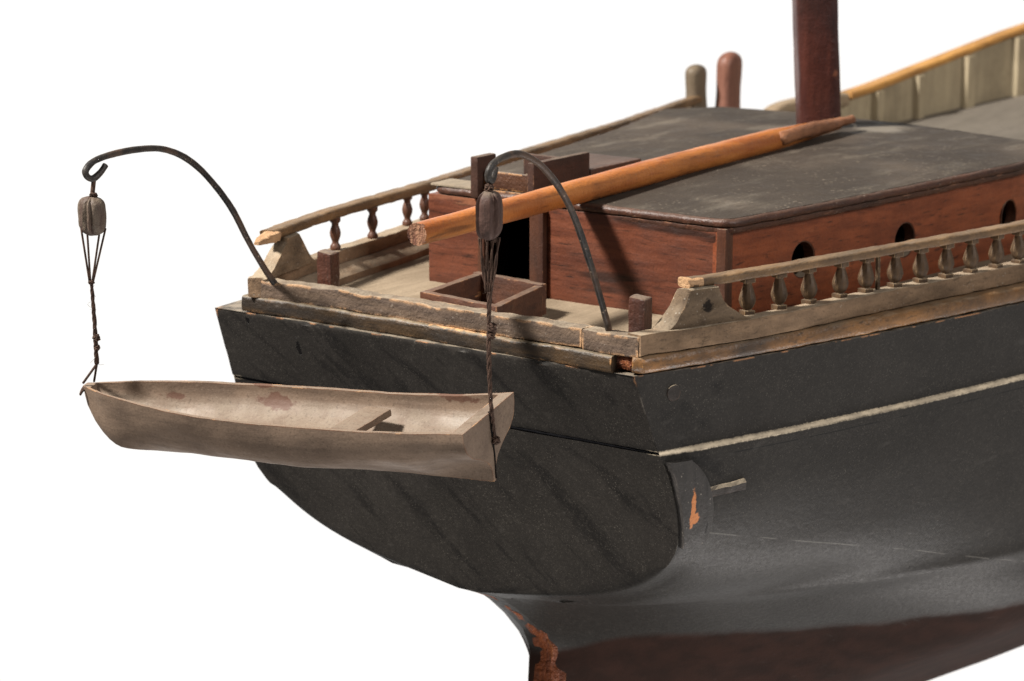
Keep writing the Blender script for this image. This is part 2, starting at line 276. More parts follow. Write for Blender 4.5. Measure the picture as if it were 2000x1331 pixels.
# ------------------------------------------------------------------ mesh toolkit
def link_mesh(name, bm, mat, parent=None, smooth=False, world_off=None):
    bmesh.ops.recalc_face_normals(bm, faces=bm.faces)
    me = bpy.data.meshes.new(name); bm.to_mesh(me); bm.free()
    for mm in (mat if isinstance(mat, (list, tuple)) else [mat]): me.materials.append(mm)
    o = bpy.data.objects.new(name, me); C.objects.link(o)
    if parent is not None:
        o.parent = parent
        if parent.type == 'EMPTY': o.location = -parent.location
    if smooth:
        for p in me.polygons: p.use_smooth = True
    return o
def auto_smooth(o, deg=35):
    me = o.data
    for p in me.polygons: p.use_smooth = True
    bm = bmesh.new(); bm.from_mesh(me); lim = math.radians(deg)
    for e in bm.edges:
        if len(e.link_faces) == 2 and e.calc_face_angle(0) > lim: e.smooth = False
    bm.to_mesh(me); bm.free(); return o
def thing(name, loc, label, cat, group=None):
    o = bpy.data.objects.new(name, None); C.objects.link(o); o.location = loc; o.empty_display_size = 0.01
    o['label'] = label; o['category'] = cat
    if group: o['group'] = group
    return o
def nz(p, f, seed=0.0):
    q = Vector(p) * f + Vector((seed, seed * 1.7, -seed)); return noise.noise_vector(q)
def roughen(bm, amp, freq, seed=0.0, octave=2):
    for v in bm.verts:
        d = nz(v.co, freq, seed) * amp
        if octave > 1: d += nz(v.co, freq * 3.1, seed + 5) * amp * 0.45
        v.co += d
def lerp(a, b, t): return a + (b - a) * t
def pl(tab, x):
    if x <= tab[0][0]: return tab[0][1]
    for (x0, y0), (x1, y1) in zip(tab, tab[1:]):
        if x <= x1: return y0 + (y1 - y0) * (x - x0) / (x1 - x0)
    return tab[-1][1]
def pch(tab, x):
    """smooth monotone interpolation"""
    n = len(tab)
    if x <= tab[0][0]: return tab[0][1]
    if x >= tab[-1][0]: return tab[-1][1]
    d = [(tab[i + 1][1] - tab[i][1]) / (tab[i + 1][0] - tab[i][0]) for i in range(n - 1)]
    def mm(i):
        if i == 0: return d[0]
        if i == n - 1: return d[-1]
        return 0.0 if d[i - 1] * d[i] <= 0 else 2 * d[i - 1] * d[i] / (d[i - 1] + d[i])
    for i in range(n - 1):
        if x <= tab[i + 1][0]:
            h = tab[i + 1][0] - tab[i][0]; t = (x - tab[i][0]) / h; m0 = mm(i) * h; m1 = mm(i + 1) * h
            return (2 * t**3 - 3 * t**2 + 1) * tab[i][1] + (t**3 - 2 * t**2 + t) * m0 + (-2 * t**3 + 3 * t**2) * tab[i + 1][1] + (t**3 - t**2) * m1
def cr(pts, n):
    """Catmull-Rom through pts"""
    P = [Vector(p) for p in pts]; P = [2 * P[0] - P[1]] + P + [2 * P[-1] - P[-2]]; r = []
    for i in range(1, len(P) - 2):
        for k in range(n):
            t = k / n; a, b, c, d = P[i - 1], P[i], P[i + 1], P[i + 2]
            r.append(0.5 * ((2 * b) + (c - a) * t + (2 * a - 5 * b + 4 * c - d) * t * t + (3 * b - a - 3 * c + d) * t**3))
    r.append(P[-2]); return r
def grid(bm, rows, close_u=False, close_v=False, mi=0):
    V = [[bm.verts.new(p) for p in r] for r in rows]; nu, nv = len(V), len(V[0])
    for i in range(nu if close_u else nu - 1):
        for j in range(nv if close_v else nv - 1):
            a, b, c, d = V[i][j], V[(i + 1) % nu][j], V[(i + 1) % nu][(j + 1) % nv], V[i][(j + 1) % nv]
            try: f = bm.faces.new((a, b, c, d)); f.material_index = mi
            except ValueError: pass
    return V
def tube(bm, path, r, seg=10, cap=True, closed=False, mi=0):
    path = [Vector(p) for p in path]; n = len(path); rows = []; up = Vector((0.13, 0.21, 1)).normalized(); prev = None
    for i, p in enumerate(path):
        t = (path[min(i + 1, n - 1)] - path[max(i - 1, 0)])
        if t.length < 1e-9: t = Vector((0, 0, 1))
        t.normalize()
        if prev is None: a = t.cross(up if abs(t.dot(up)) < 0.9 else Vector((1, 0, 0))).normalized()
        else: a = (prev - t * prev.dot(t)).normalized()
        prev = a; b = t.cross(a); rr = r(i / (n - 1)) if callable(r) else r
        rows.append([p + (a * math.cos(q) + b * math.sin(q)) * rr for q in [2 * math.pi * k / seg for k in range(seg)]])
    V = grid(bm, rows, close_v=True, mi=mi)
    if cap:
        for ring in (V[0], V[-1]):
            f = bm.faces.new(ring); f.material_index = mi
    return V
def sweep(bm, path, prof, closed_prof=True, cap=True, side=1.0):
    """prof (outward, up) swept along a plan path; outward = side * left normal"""
    path = [Vector(p) for p in path]; n = len(path); rows = []
    for i, p in enumerate(path):
        a = path[max(i - 1, 0)]; b = path[min(i + 1, n - 1)]; t = Vector((b.x - a.x, b.y - a.y, 0)).normalized()
        nn = Vector((-t.y, t.x, 0)) * side
        rows.append([p + nn * o + Vector((0, 0, u)) for o, u in (prof(i / (n - 1)) if callable(prof) else prof)])
    V = grid(bm, rows, close_v=closed_prof)
    if cap: bm.faces.new(V[0]); bm.faces.new(V[-1])
    return V
def resample(path, step):
    path = [Vector(p) for p in path]; r = [path[0]]; 
    for a, b in zip(path, path[1:]):
        k = max(1, int((b - a).length / step))
        for i in range(1, k + 1): r.append(a.lerp(b, i / k))
    return r
def rprof(w, h, r, z0=0.0, o0=0.0, n=3):
    """rounded rectangle, outward o0..o0-w, up z0..z0+h"""
    pts = []
    for cx, cz, a0 in ((o0 - r, z0 + h - r, 0), (o0 - w + r, z0 + h - r, 90), (o0 - w + r, z0 + r, 180), (o0 - r, z0 + r, 270)):
        for k in range(n + 1):
            a = math.radians(a0 + 90 * k / n); pts.append((cx + r * math.cos(a), cz + r * math.sin(a)))
    # extra points along the sides
    res = []
    for (a, b) in zip(pts, pts[1:] + pts[:1]):
        res.append(a); d = math.hypot(b[0] - a[0], b[1] - a[1]); k = int(d / 0.0022)
        for i in range(1, k + 1): res.append((lerp(a[0], b[0], i / (k + 1)), lerp(a[1], b[1], i / (k + 1))))
    return res
def boxm(bm, lo, hi, bev=0.0004, div=0.004, mat4=None, mi=0):
    """bevelled, subdivided box"""
    b2 = bmesh.new(); bmesh.ops.create_cube(b2, size=1.0)
    s = Vector(hi) - Vector(lo); c = (Vector(hi) + Vector(lo)) / 2
    for v in b2.verts: v.co = Vector((v.co.x * s.x, v.co.y * s.y, v.co.z * s.z)) + c
    if bev: bmesh.ops.bevel(b2, geom=list(b2.edges), offset=bev, segments=2, profile=0.6, affect='EDGES')
    if div:
        for ax in range(3):
            k = int(s[ax] / div)
            for i in range(1, min(k, 60) + 1):
                no = Vector((0, 0, 0)); no[ax] = 1; co = Vector(lo); co[ax] = lo[ax] + s[ax] * i / (min(k, 60) + 1)
                bmesh.ops.bisect_plane(b2, geom=b2.verts[:] + b2.edges[:] + b2.faces[:], plane_co=co, plane_no=no)
    if mat4 is not None: bmesh.ops.transform(b2, matrix=mat4, verts=b2.verts)
    for f in b2.faces: f.material_index = mi
    me = bpy.data.meshes.new('tmp'); b2.to_mesh(me); b2.free(); n0 = len(bm.faces); bm.from_mesh(me); bpy.data.meshes.remove(me)
    bm.faces.ensure_lookup_table()
    for f in bm.faces[n0:]: f.material_index = mi
def boolean_cut(o, cutters):
    for c in cutters:
        mo = o.modifiers.new('cut', 'BOOLEAN'); mo.operation = 'DIFFERENCE'; mo.object = c; mo.solver = 'EXACT'
    dg = bpy.context.evaluated_depsgraph_get(); me = bpy.data.meshes.new_from_object(o.evaluated_get(dg)); old = o.data
    o.modifiers.clear(); o.data = me; bpy.data.meshes.remove(old)
    for c in cutters: cm = c.data; bpy.data.objects.remove(c); bpy.data.meshes.remove(cm)

# ------------------------------------------------------------------ ship lines (metres; X forward, Y to port, Z up from the stern corner)
WS = [(0, .131), (.017, .137), (.04, .1455), (.077, .158), (.144, .177), (.2635, .205), (.36, .222), (.5, .24), (.65, .25), (.85, .245), (1.0, .222), (1.15, .168), (1.25, .100), (1.30, .045), (1.33, .006)]
WP = [(0, .1345), (.087, .146), (.175, .163), (.3, .190), (.5, .225), (.65, .248), (.85, .245), (1.0, .222), (1.15, .168), (1.25, .100), (1.30, .045), (1.33, .006)]
LS = [(.002, .1322), (.0156, .1378), (.0376, .1462), (.059, .1535), (.0917, .1625), (.1504, .1735), (.2093, .1863), (.272, .200), (.36, .217), (.5, .236), (.62, .246), (.72, .247)]
LP = [(-.003, .1085), (.0, .1105), (.045, .122), (.087, .130), (.126, .1355), (.175, .1455), (.3, .172), (.5, .210), (.62, .236), (.72, .243)]
HS = [(.0325, .1397), (.050, .1455), (.0749, .1522), (.0944, .1578), (.1149, .1630), (.1363, .1682), (.1766, .1778), (.2148, .1875), (.2539, .1968), (.2726, .2008), (.36, .218), (.5, .237), (.62, .247)]
HP = [(.000, .1075), (.02, .1155), (.0887, .1313), (.1959, .1471), (.3476, .1785), (.4744, .2006), (.6279, .2354)]
def XT(z): return -0.36 * z if z > -0.05 else 0.018 + (-0.05 - z) * 0.265    # raked stern face
ARC = [(-.1415, .0064), (-.1405, .022), (-.138, .042), (-.134, .062), (-.129, .082), (-.122, .1005), (-.115, .113), (-.105, .1265), (-.095, .1352), (-.085, .1390), (-.070, .1400), (-.055, .1390), (-.042, .1360), (-.02, .1335), (0, .131)]
STN = {  # half-breadths below the deck edge, factor of station
 .06: [(-.34, .005), (-.22, .005), (-.195, .0066), (-.18, .009), (-.165, .026), (-.15, .064), (-.14, .090), (-.125, .118), (-.11, .134), (-.095, .1435), (-.08, .1485), (-.06, .151), (-.043, .1515), (0, .1525)],
 .12: [(-.34, .006), (-.24, .008), (-.22, .010), (-.195, .022), (-.18, .042), (-.165, .072), (-.14, .122), (-.125, .146), (-.11, .157), (-.08, .166), (-.06, .169), (-.043, .170), (0, .1705)],
 .19: [(-.34, .006), (-.27, .016), (-.245, .030), (-.22, .057), (-.195, .096), (-.18, .120), (-.165, .142), (-.14, .166), (-.11, .181), (-.08, .187), (-.043, .1885), (0, .1885)],
 .30: [(-.34, .006), (-.29, .022), (-.26, .075), (-.24, .112), (-.22, .146), (-.2, .176), (-.18, .197), (-.165, .2055), (-.14, .211), (-.11, .2135), (-.08, .214), (-.043, .2135), (0, .212)],
 .40: [(-.34, .006), (-.31, .025), (-.28, .075), (-.26, .110), (-.24, .142), (-.22, .172), (-.2, .199), (-.18, .216), (-.165, .222), (-.14, .2275), (-.11, .231), (-.08, .2315), (-.043, .230), (0, .228)],
 .55: [(-.34, .006), (-.32, .04), (-.30, .085), (-.27, .13), (-.24, .172), (-.2, .220), (-.165, .240), (-.11, .248), (-.043, .2465), (0, .2437)],
 .85: [(-.34, .006), (-.32, .05), (-.30, .09), (-.27, .14), (-.24, .18), (-.2, .222), (-.165, .240), (-.11, .248), (-.043, .247), (0, .245)],
 1.1: [(-.34, .005), (-.30, .03), (-.24, .08), (-.2, .115), (-.165, .14), (-.11, .168), (-.043, .184), (0, .19)],
 1.25: [(-.34, .004), (-.24, .012), (-.165, .03), (-.11, .05), (-.043, .08), (0, .100)],
 1.33: [(-.34, .003), (0, .005)],
}
def stern_x(z):
    if z > -0.1415: return XT(z)
    return pl([(-.34, .107), (-.212, .105), (-.192, .1065), (-.18, .1000), (-.169, .0885), (-.1615, .079), (-.150, .0625), (-.1415, .0425)], z)
def half(X, z, port=False):
    x0 = stern_x(z); w0 = pch(ARC, z) if z > -0.1415 else 0.0064
    tab = [(x0, w0)]
    for s in sorted(STN):
        if s > x0 + 0.012: tab.append((s, pch(STN[s], z)))
    w = pch(tab, X)
    if port:
        f = max(0.0, min(1.0, (z + 0.12) / 0.12)); w += (pl(WP, X) - pl(WS, X)) * (0.5 + 0.5 * f) * min(1, max(0, w / 0.1))
    return max(w, 0.003)
def _unused(z):       # the side planking stands a little inside the wale
    return 0.0
def wales(z): return 0.0 if z > -0.0392 else (0.0024 * min(1, (-0.0392 - z) / 0.0016) * min(1, max(0, (z + .17) / .10)))

ship = thing('model_ship', (0.45, 0.0, -0.34), 'old black-hulled wooden model ship with mahogany deckhouse, seen from its square stern', 'model ship')

ZLIST = []
def side_mesh(port):
    bm = bmesh.new(); rows = []
    zs = [0, -.004, -.01, -.016, -.022, -.028, -.034, -.0388, -.0392, -.0400, -.0410, -.0422, -.0430, -.047, -.052]
    z = -.058
    while z > -.10: zs.append(z); z -= .006
    while z > -.15: zs.append(z); z -= .0022
    while z > -.22: zs.append(z); z -= .005
    while z > -.341: zs.append(z); z -= .01
    zs.append(-.34)
    sg = 1 if port else -1; ZLIST[:] = zs
    for z in zs:
        x0 = stern_x(z) - (.0006 if z > -.0391 else 0); row = []
        N = 190
        for i in range(N + 1):
            u = i / N; X = x0 + (1.33 - x0) * (u ** 1.8)
            row.append([X, half(X, z, port), z])
        rows.append(row)
    for it in range(26):        # fair the planking
        new = [[c[1] for c in r] for r in rows]
        for a in range(1, len(rows) - 1):
            if zs[a] > -.044: continue
            z0, z1, z2 = zs[a - 1], zs[a], zs[a + 1]; f = (z0 - z1) / (z0 - z2)
            for i in range(1, N):
                avg = lerp(rows[a - 1][i][1], rows[a + 1][i][1], f); k_ = .5 * min(1, max(0, (i - 2) / 14)) * (1 if z1 > -.30 else .3)
                if rows[a][i][1] > .012: new[a][i] = lerp(rows[a][i][1], .5 * avg + .25 * (rows[a][i - 1][1] + rows[a][i + 1][1]), k_)
        for r, nr in zip(rows, new):
            for c, v in zip(r, nr): c[1] = v
    out_rows = []
    for r in rows:
        rr = []
        for i, (X, w, z) in enumerate(r):
            w += wales(z) * min(1, (X - r[0][0]) / 0.02)
            p = Vector((X, sg * w, z))
            if i > 0: p += nz(p, 22, 3) * 0.0005
            rr.append(p)
        out_rows.append(rr)
    rows = out_rows
    grid(bm, rows)
    # top strip and inner face of the planking
    top = rows[0]; inn = [Vector((p.x, p.y - sg * min(.022 if p.x < .62 else .0065, abs(p.y)), p.z)) for p in top]
    mid = [a.lerp(b, 0.5) for a, b in zip(top, inn)]
    grid(bm, [top, mid, inn]); bmesh.ops.remove_doubles(bm, verts=bm.verts, dist=1e-5)
    return bm
bm = side_mesh(False); t2 = side_mesh(True); me = bpy.data.meshes.new('t'); t2.to_mesh(me); t2.free(); bm.from_mesh(me); bpy.data.meshes.remove(me)
# keel bottom
zl = [-.1405 - i * .1995 / 60 for i in range(61)]
grid(bm, [[Vector((stern_x(z_) - .0006 * (1 - (y_ / .0062) ** 2), y_, z_)) for y_ in (-.0064, -.004, -.0015, .0015, .004, .0064)] for z_ in zl])
grid(bm, [[Vector((.097 + (1.33 - .097) * i / 30, s, -.34)) for i in range(31)] for s in (-.006, .006)])
# raking stern panel, sharing its edge with the side planking and faired into the run at the bottom
zs_ = [z for z in ZLIST if -.1412 < z <= -.0410]; rows = []
for z in zs_ + [-.1415]:
    wa, wb = half(stern_x(z), z), half(stern_x(z), z, True); r = []
    for i in range(49):
        y = lerp(-wa, wb, i / 48); camb = 0.0012 * (1 - ((2 * i / 48 - 1) ** 2)) * min(1, max(0, wa / .1)); p = Vector((stern_x(z) - camb, y, z))
        if 0 < i < 48: p.x += nz(p, 26, 9).x * 0.0010
        r.append(p)
    rows.append(r)
grid(bm, rows)
bmesh.ops.remove_doubles(bm, verts=bm.verts, dist=2e-4)
near_edge = []
for v in bm.verts:
    if v.co.z < -.104 and v.co.z > -.168 and v.co.x < .062:
        w0_ = pch(ARC, max(v.co.z, -.1415)); d_ = math.hypot(abs(v.co.y) - w0_, v.co.x - stern_x(max(v.co.z, -.1415))) if v.co.z > -.1415 else v.co.x - .0425
        if d_ < (.016 if v.co.z > -.124 else .026) and abs(v.co.y) > .0068: near_edge.append(v)
for _ in range(34): bmesh.ops.smooth_vert(bm, verts=near_edge, factor=0.5, use_axis_x=True, use_axis_y=True, use_axis_z=True)
boxm(bm, (.0440, -.0055, -.1420), (.054, .0055, -.137), .001, 0)
hull = link_mesh('hull', bm, HULL, ship); auto_smooth(hull, 34)
hull['label'] = 'smooth black hull with a brown bottom below the waterline'
# upper stern panel: a thick plank, proud of the lower one, open dark joint below it
bm = bmesh.new(); rows = []
zz = [0.0, -.0006] + [-.002 - i * .0368 / 16 for i in range(17)] + [-.0394]
def up_row(z, off, inset):
    w0 = pch(ARC, z) - inset; w0p = half(stern_x(z), z, True) - inset; r = []
    for i in range(61):
        y = lerp(-w0, w0p, i / 60); p = Vector((XT(z) - off * .55 - 0.0003 * (1 - (y / .131) ** 2), y, z))
        p.x += nz(p, 24, 2).x * 0.0006; p.x += max(0, nz(p, 120, 8).x - .1) * 0.002 * (1 if z > -.001 else 0); r.append(p)
    return r
rows.append(up_row(0.0, -0.012, .0008)); rows.append(up_row(0.0, -.0002, .0010)); rows.append(up_row(-.0008, .0008, .0004))
for z in zz[2:-1]: rows.append(up_row(z, .0010, .0001))
rows.append(up_row(-.0394, .0006, .0004)); rows.append(up_row(-.0398, -.006, .0006))
V = grid(bm, rows)
bm.faces.new([r[0] for r in V]); bm.faces.new([r[-1] for r in V])
o = link_mesh('upper_stern_panel', bm, HULL, ship); auto_smooth(o, 40)
# black strip along the joint, the groove's shade put into its colour
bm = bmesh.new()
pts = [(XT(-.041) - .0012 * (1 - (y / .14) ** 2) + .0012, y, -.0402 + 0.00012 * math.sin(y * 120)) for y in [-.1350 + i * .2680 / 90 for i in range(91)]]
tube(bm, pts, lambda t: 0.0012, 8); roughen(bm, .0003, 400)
JSHADE = M('joint_shade_black'); JSHADE.bump(JSHADE.noise(500), .0004); JSHADEM = JSHADE.done((0.004, 0.004, 0.005), 0.8, 0.05)
link_mesh('stern_joint_shade_strip', bm, JSHADEM, ship, True)

# quarter badge (curved strip on the starboard quarter) laid on the planking
def hull_pt(X, z, off): 
    w = half(X, z) + wales(z); e = .002
    n = Vector((-(half(X + e, z) - half(X - e, z)) / (2 * e), -1, -(half(X, z + e) - half(X, z - e)) / (2 * e) * -1))
    n = Vector((-(half(X + e, z) - half(X - e, z)) / (2 * e) * 1.0, -1.0, 0)).normalized()
    return Vector((X, -w, z)) + n * off
bm = bmesh.new()
inner = [(XT(z) + .0008, z) for z in [-.0445 - i * .0455 / 16 for i in range(17)]]
outer = cr([(.030, -.0450, 0), (.0375, -.0535, 0), (.0420, -.064, 0), (.0447, -.0765, 0), (.0440, -.0900, 0)], 4)
outer = [(p.x, p.y) for p in outer]
top, side_t, side_b = [], [], []
rows = []
for (xa, za), (xb, zb) in zip(inner, outer):
    row = [hull_pt(xa, za, -.0022)]
    for k in range(9):
        u = k / 8; row.append(hull_pt(lerp(xa, xb, u), lerp(za, zb, u), .0015 - .0006 * (abs(u - .5) * 2) ** 6))
    row.append(hull_pt(xb, zb, -.001)); rows.append(row)
V = grid(bm, rows); bm.faces.new(V[0]); bm.faces.new(V[-1]); roughen(bm, .0002, 300)
BADGE = mat_wood('dull_black_badge_paint', (0.050, 0.045, 0.042), (0.036, 0.033, 0.031), (0.02, 0.018, 0.017), 'Z', 1, (0.11, 0.095, 0.085), 0.6, rough=0.55, speck=0.7,
                 marks=(((0.0300, -0.144, -0.0690), 0.0014, (0.50, 0.19, 0.07), (1.0, 0, 0.16)), ((0.0318, -0.143, -0.0745), 0.0020, (0.50, 0.19, 0.07), (.7, 0, .8)),
                        ((0.0405, -0.144, -0.081), 0.0012, (0.01, 0.008, 0.007), (1.6, 0, .35)), ((0.0400, -0.144, -0.0555), 0.0013, (0.008, 0.007, 0.006), (1, 0, 1.1))))
o = link_mesh('quarter_badge', bm, BADGE, ship); auto_smooth(o, 40)
# short dusty chain ledge
bm = bmesh.new()
a = Vector((.0425, -.1430, -.0612)); b = Vector((.0640, -.1510, -.0606)); n = Vector((.36, -.93, 0)) 
sweep(bm, resample([a, b], .003), [(.0015, -.0056), (.0044, -.0050), (.0052, -.0012), (.0040, .0002), (.0020, .0008), (-.002, .0009), (-.002, -.0045)], side=-1)
roughen(bm, .0004, 260)
LEDGE = mat_wood('black_ledge_paint', (0.045, 0.035, 0.03), (0.03, 0.025, 0.022), (0.015, 0.012, 0.011), 'X', 1, (0.10, 0.06, 0.04), 0.5, dust=1.6, rough=.6, dustcol=(.85, .70, .5))
link_mesh('side_ledge', bm, LEDGE, ship)
# treenail plug
bm = bmesh.new(); c0 = hull_pt(.0216, -.0113, 0)
nn = Vector((.34, 0, 0)); n = (Vector((-.34, -1, 0))).normalized()
M4 = Matrix.Translation(c0 + n * .0001) @ n.to_track_quat('Z', 'Y').to_matrix().to_4x4()
bmesh.ops.create_cone(bm, cap_ends=True, segments=28, radius1=.0042, radius2=.0039, depth=.0010, matrix=M4)
roughen(bm, .0002, 300)
link_mesh('treenail', bm, LEDGE, ship)

# sternpost with bare red wood on its after face
bm = bmesh.new(); rows = []
for z in [-.1440 - i * .196 / 74 for i in range(75)]:
    x = stern_x(z) + 0.0004; jag = nz((0, 0, z), 90, 4).x * .0022 * (1 if z < -.160 else 0)
    k_ = min(1, max(.25, (-.150 - z) / .03)); jb = nz((3, 0, z), 120, 7).x * .0016
    rows.append([Vector((x + .014, -.0080 + jag * .3, z)), Vector((x + .009, -.0112 * k_ + jag, z)), Vector((x - .0002, -.0080 * k_ + jag, z)), Vector((x - .0012, -.004 * k_ + jag, z)),
                 Vector((x - .0009, .0016 * k_ + jb, z)), Vector((x + .002, .0026 * k_ + jb, z)), Vector((x + .010, .0024, z))])
V = grid(bm, rows); bm.faces.new(V[0]); bm.faces.new(V[-1]); roughen(bm, .0009, 160)
link_mesh('sternpost', bm, STERN, ship)

# ------------------------------------------------------------------ deck
bm = bmesh.new(); rows = []
for X in [0.004, 0.01] + [0.02 + .02 * i for i in range(31)]:
    ys, yp = -pl(LS, X) + .006, pl(LP, X) - .006; rows.append([Vector((X, lerp(ys, yp, i / 14), .004)) for i in range(15)])
grid(bm, rows); roughen(bm, .0003, 60)
link_mesh('deck', bm, DECK, ship, True)
bm = bmesh.new(); rows = []
FZ = [(.60, -.012), (.75, -.012), (.90, -.012), (1.0, -.008), (1.09, .0015), (1.2, .016), (1.32, .03)]
for X in [.60 + .02 * i for i in range(37)]:
    w = max(.002, pl(WS, X) - .004); rows.append([Vector((X, lerp(-w, w, i / 14), pl(FZ, X))) for i in range(15)])
grid(bm, rows); link_mesh('forward_deck', bm, FORE, ship, True)
# waterways at the foot of the bulwark logs
for tab, sg, nm in ((LP, 1, 'port'), (LS, -1, 'stbd')):
    bm = bmesh.new(); path = [(X, sg * (pl(tab, X) - .0085), 0) for X in [.010 + .012 * i for i in range(49)]]
    sweep(bm, path, [(0, .003), (0, .0118), (-.003, .0122), (-.0105, .0072), (-.0112, .003)], side=sg); roughen(bm, .0004, 80)
    link_mesh('waterway', bm, LOGX, ship, False)

# ------------------------------------------------------------------ low bulwark logs and moulding
def log_prof(t=0): return rprof(.0092, .0100, .0007, .0092, 0.0)
bm = bmesh.new()
path = resample([(.0002, .1085, -.0008), (.0035, .085, -.0012), (.0048, .04, -.0010), (.0050, 0, -.0010), (.0038, -.05, -.0010), (.0006, -.1000, -.0006)], .0022)
path = [p + Vector((nz(p, 60, 1).x * .0005, 0, nz(p, 45, 2).x * .0007)) for p in path]
sweep(bm, path, log_prof(), side=-1)
for v in bm.verts:      # ragged top arris
    if v.co.z > .0165: v.co.z -= max(0, nz(v.co, 110, 6).x - .05) * .0016
roughen(bm, .00035, 180)
stlog = link_mesh('stern_log', bm, LOG, ship); auto_smooth(stlog, 40)
bm = bmesh.new(); path = resample([(.0005, -.1005, -.0008), (.0002, -.118, -.001), (.0016, -.1316, -.001)], .0025)
sweep(bm, path, log_prof(), side=-1); roughen(bm, .00045, 170, 4)
o = link_mesh('corner_log', bm, LOG, ship); auto_smooth(o, 40)
bm = bmesh.new(); path = resample([(x, -y, 0.0001) for x, y in LS], .004); path[0] = Vector((.0019, -.1330, 0.0001))
sweep(bm, path, log_prof(), side=-1); roughen(bm, .00035, 120, 7)
o = link_mesh('side_log', bm, LOGX, ship); auto_smooth(o, 40)
bm = bmesh.new(); path = resample([(x, y, 0.0001) for x, y in LP], .004)
sweep(bm, path, log_prof(), side=1); roughen(bm, .00035, 120, 9)
o = link_mesh('side_log', bm, LOGX, ship); auto_smooth(o, 40)
# moulding: half-round strip outside, below the logs
def half_round(w, h, z0, back=.010, pw=.7):
    pts = [(-back, z0), (-back, z0 + h)]
    for k in range(9):
        a = math.radians(90 - 180 * k / 8); pts.append((w * max(0, math.cos(a)) ** pw - .0004, z0 + h / 2 + h / 2 * math.sin(a)))
    return pts
bm = bmesh.new(); path = resample([(.0045, .1150, -.0002), (.0068, .085, -.0006), (.0078, .04, -.0008), (.0078, 0, -.0008), (.0066, -.05, -.001), (.0040, -.1000, -.0008), (.0032, -.1190, -.001)], .0020)
path = [p + Vector((nz(p, 50, 11).x * .0005, 0, nz(p, 40, 12).x * .0006)) for p in path]
sweep(bm, path, rprof(.0115, .0084, .0016, .0006, .0056, 4), side=-1)
for v in bm.verts:
    v.co.x += max(0, nz(v.co, 90, 3).x - .2) * .003
roughen(bm, .0003, 200, 3)
o = link_mesh('stern_moulding', bm, MOULDY, ship); auto_smooth(o, 45)
bm = bmesh.new(); path = resample([(.0035, .1105, 0)] + [(x, pl(LP, x) + .0005, 0) for x in (.02, .045, .087, .126, .175, .3, .5, .62, .72)], .004)
sweep(bm, path, half_round(.0055, .0082, .0008), side=1); roughen(bm, .0003, 160, 5)
o = link_mesh('side_moulding', bm, MOULD, ship); auto_smooth(o, 45)
MS = [(.0020, .1285), (.0035, .1325), (.017, .1372), (.04, .1452), (.077, .1568), (.144, .1755), (.2635, .2035), (.36, .220), (.5, .238), (.62, .248), (.72, .250)]
bm = bmesh.new(); path = resample([(x, -y, 0) for x, y in MS], .003)
sweep(bm, path, half_round(.0030, .0082, .0006), side=-1); roughen(bm, .0003, 160, 6)
o = link_mesh('side_moulding', bm, MOULD, ship); auto_smooth(o, 45)
# broken end of the stern moulding: bare wood in the gap
bm = bmesh.new(); sweep(bm, resample([(.0042, -.1188, 0), (.0042, -.1260, 0), (.0050, -.1300, 0)], .001), half_round(.0022, .0074, .0010), side=-1); roughen(bm, .0008, 260, 6)
o = link_mesh('broken_moulding_end', bm, STERN, ship)

# ------------------------------------------------------------------ handrails, balusters, knees
def rail_group(name, loc, label):
    o = bpy.data.objects.new(name, None); C.objects.link(o); o.parent = ship; o.location = Vector(loc) - ship.location; o.empty_display_size = .01
    o['label'] = label; return o, Vector(loc)
def addpart(name, bm, mat, par, wloc, sm=40):
    o = link_mesh(name, bm, mat, None); o.parent = par; o.location = -wloc if par.type == 'EMPTY' else Vector((0, 0, 0)); auto_smooth(o, sm); return o
rg, rloc = rail_group('starboard_balustrade'.replace('starboard_', ''), (.036, -.131, .0192), 'balustrade with closely set dusty balusters')
bm = bmesh.new(); path = resample([(x, -y, .0371) for x, y in HS], .003)
tip = lambda t: rprof(.0085 if t > .01 else .0100, .0044, .0014, 0, 0)
sweep(bm, path, rprof(.0085, .0044, .0015), side=-1)
for v in bm.verts:
    if v.co.x < .046:
        k = (0.046 - v.co.x) / .015; v.co += nz(v.co, 260, 3) * .0009 * k; v.co.z += .0006 * k
        if v.co.x < .035: v.co.x += nz(v.co, 400, 8).x * .002
roughen(bm, .00035, 110, 3)
# bare broken end
for f in bm.faces:
    c = f.calc_center_median(); f.material_index = 1 if c.x < .0385 + nz(c, 250, 1).x * .006 else 0
hr = addpart('handrail', bm, [RAIL, FRESH], rg, rloc)
pg, ploc = rail_group('balustrade', (.02, .115, .0192), 'far balustrade with widely spaced brown balusters and a splintered end')
bm = bmesh.new(); path = resample([(x, y, .0365) for x, y in HP if x > .01], .003)
path = [Vector((.013, .1135, .0365))] + path
sweep(bm, path, rprof(.0085, .0058, .0018), side=1)
for v in bm.verts:
    if v.co.x < .03: v.co.x += nz(v.co, 300, 8).x * .003
roughen(bm, .0004, 100, 5); addpart('handrail', bm, RAIL, pg, ploc)
bm = bmesh.new(); V = []
sweep(bm, resample([(-.003, .1040, .0372), (.005, .1075, .0368), (.017, .1130, .0360)], .0018), lambda t: rprof(.0030 + .0052 * min(1, t * 2.0), .0020 + .0030 * min(1, t * 1.8), .0008), side=1)
roughen(bm, .0008, 260, 5); addpart('splintered_end', bm, FRESH, pg, ploc)
bm = bmesh.new()
def lathe(bm, prof, seg, rot=0.0, sq=1.0):
    rows = [[Vector((r * math.cos(rot + 2 * math.pi * k / seg), r * math.sin(rot + 2 * math.pi * k / seg) * sq, z)) for k in range(seg)] for r, z in prof]
    V = grid(bm, rows, close_v=True); bm.faces.new(V[0]); bm.faces.new(V[-1])
boxm(bm, (-.0028, -.0026, 0), (.0028, .0026, .0022), .0003, 0)
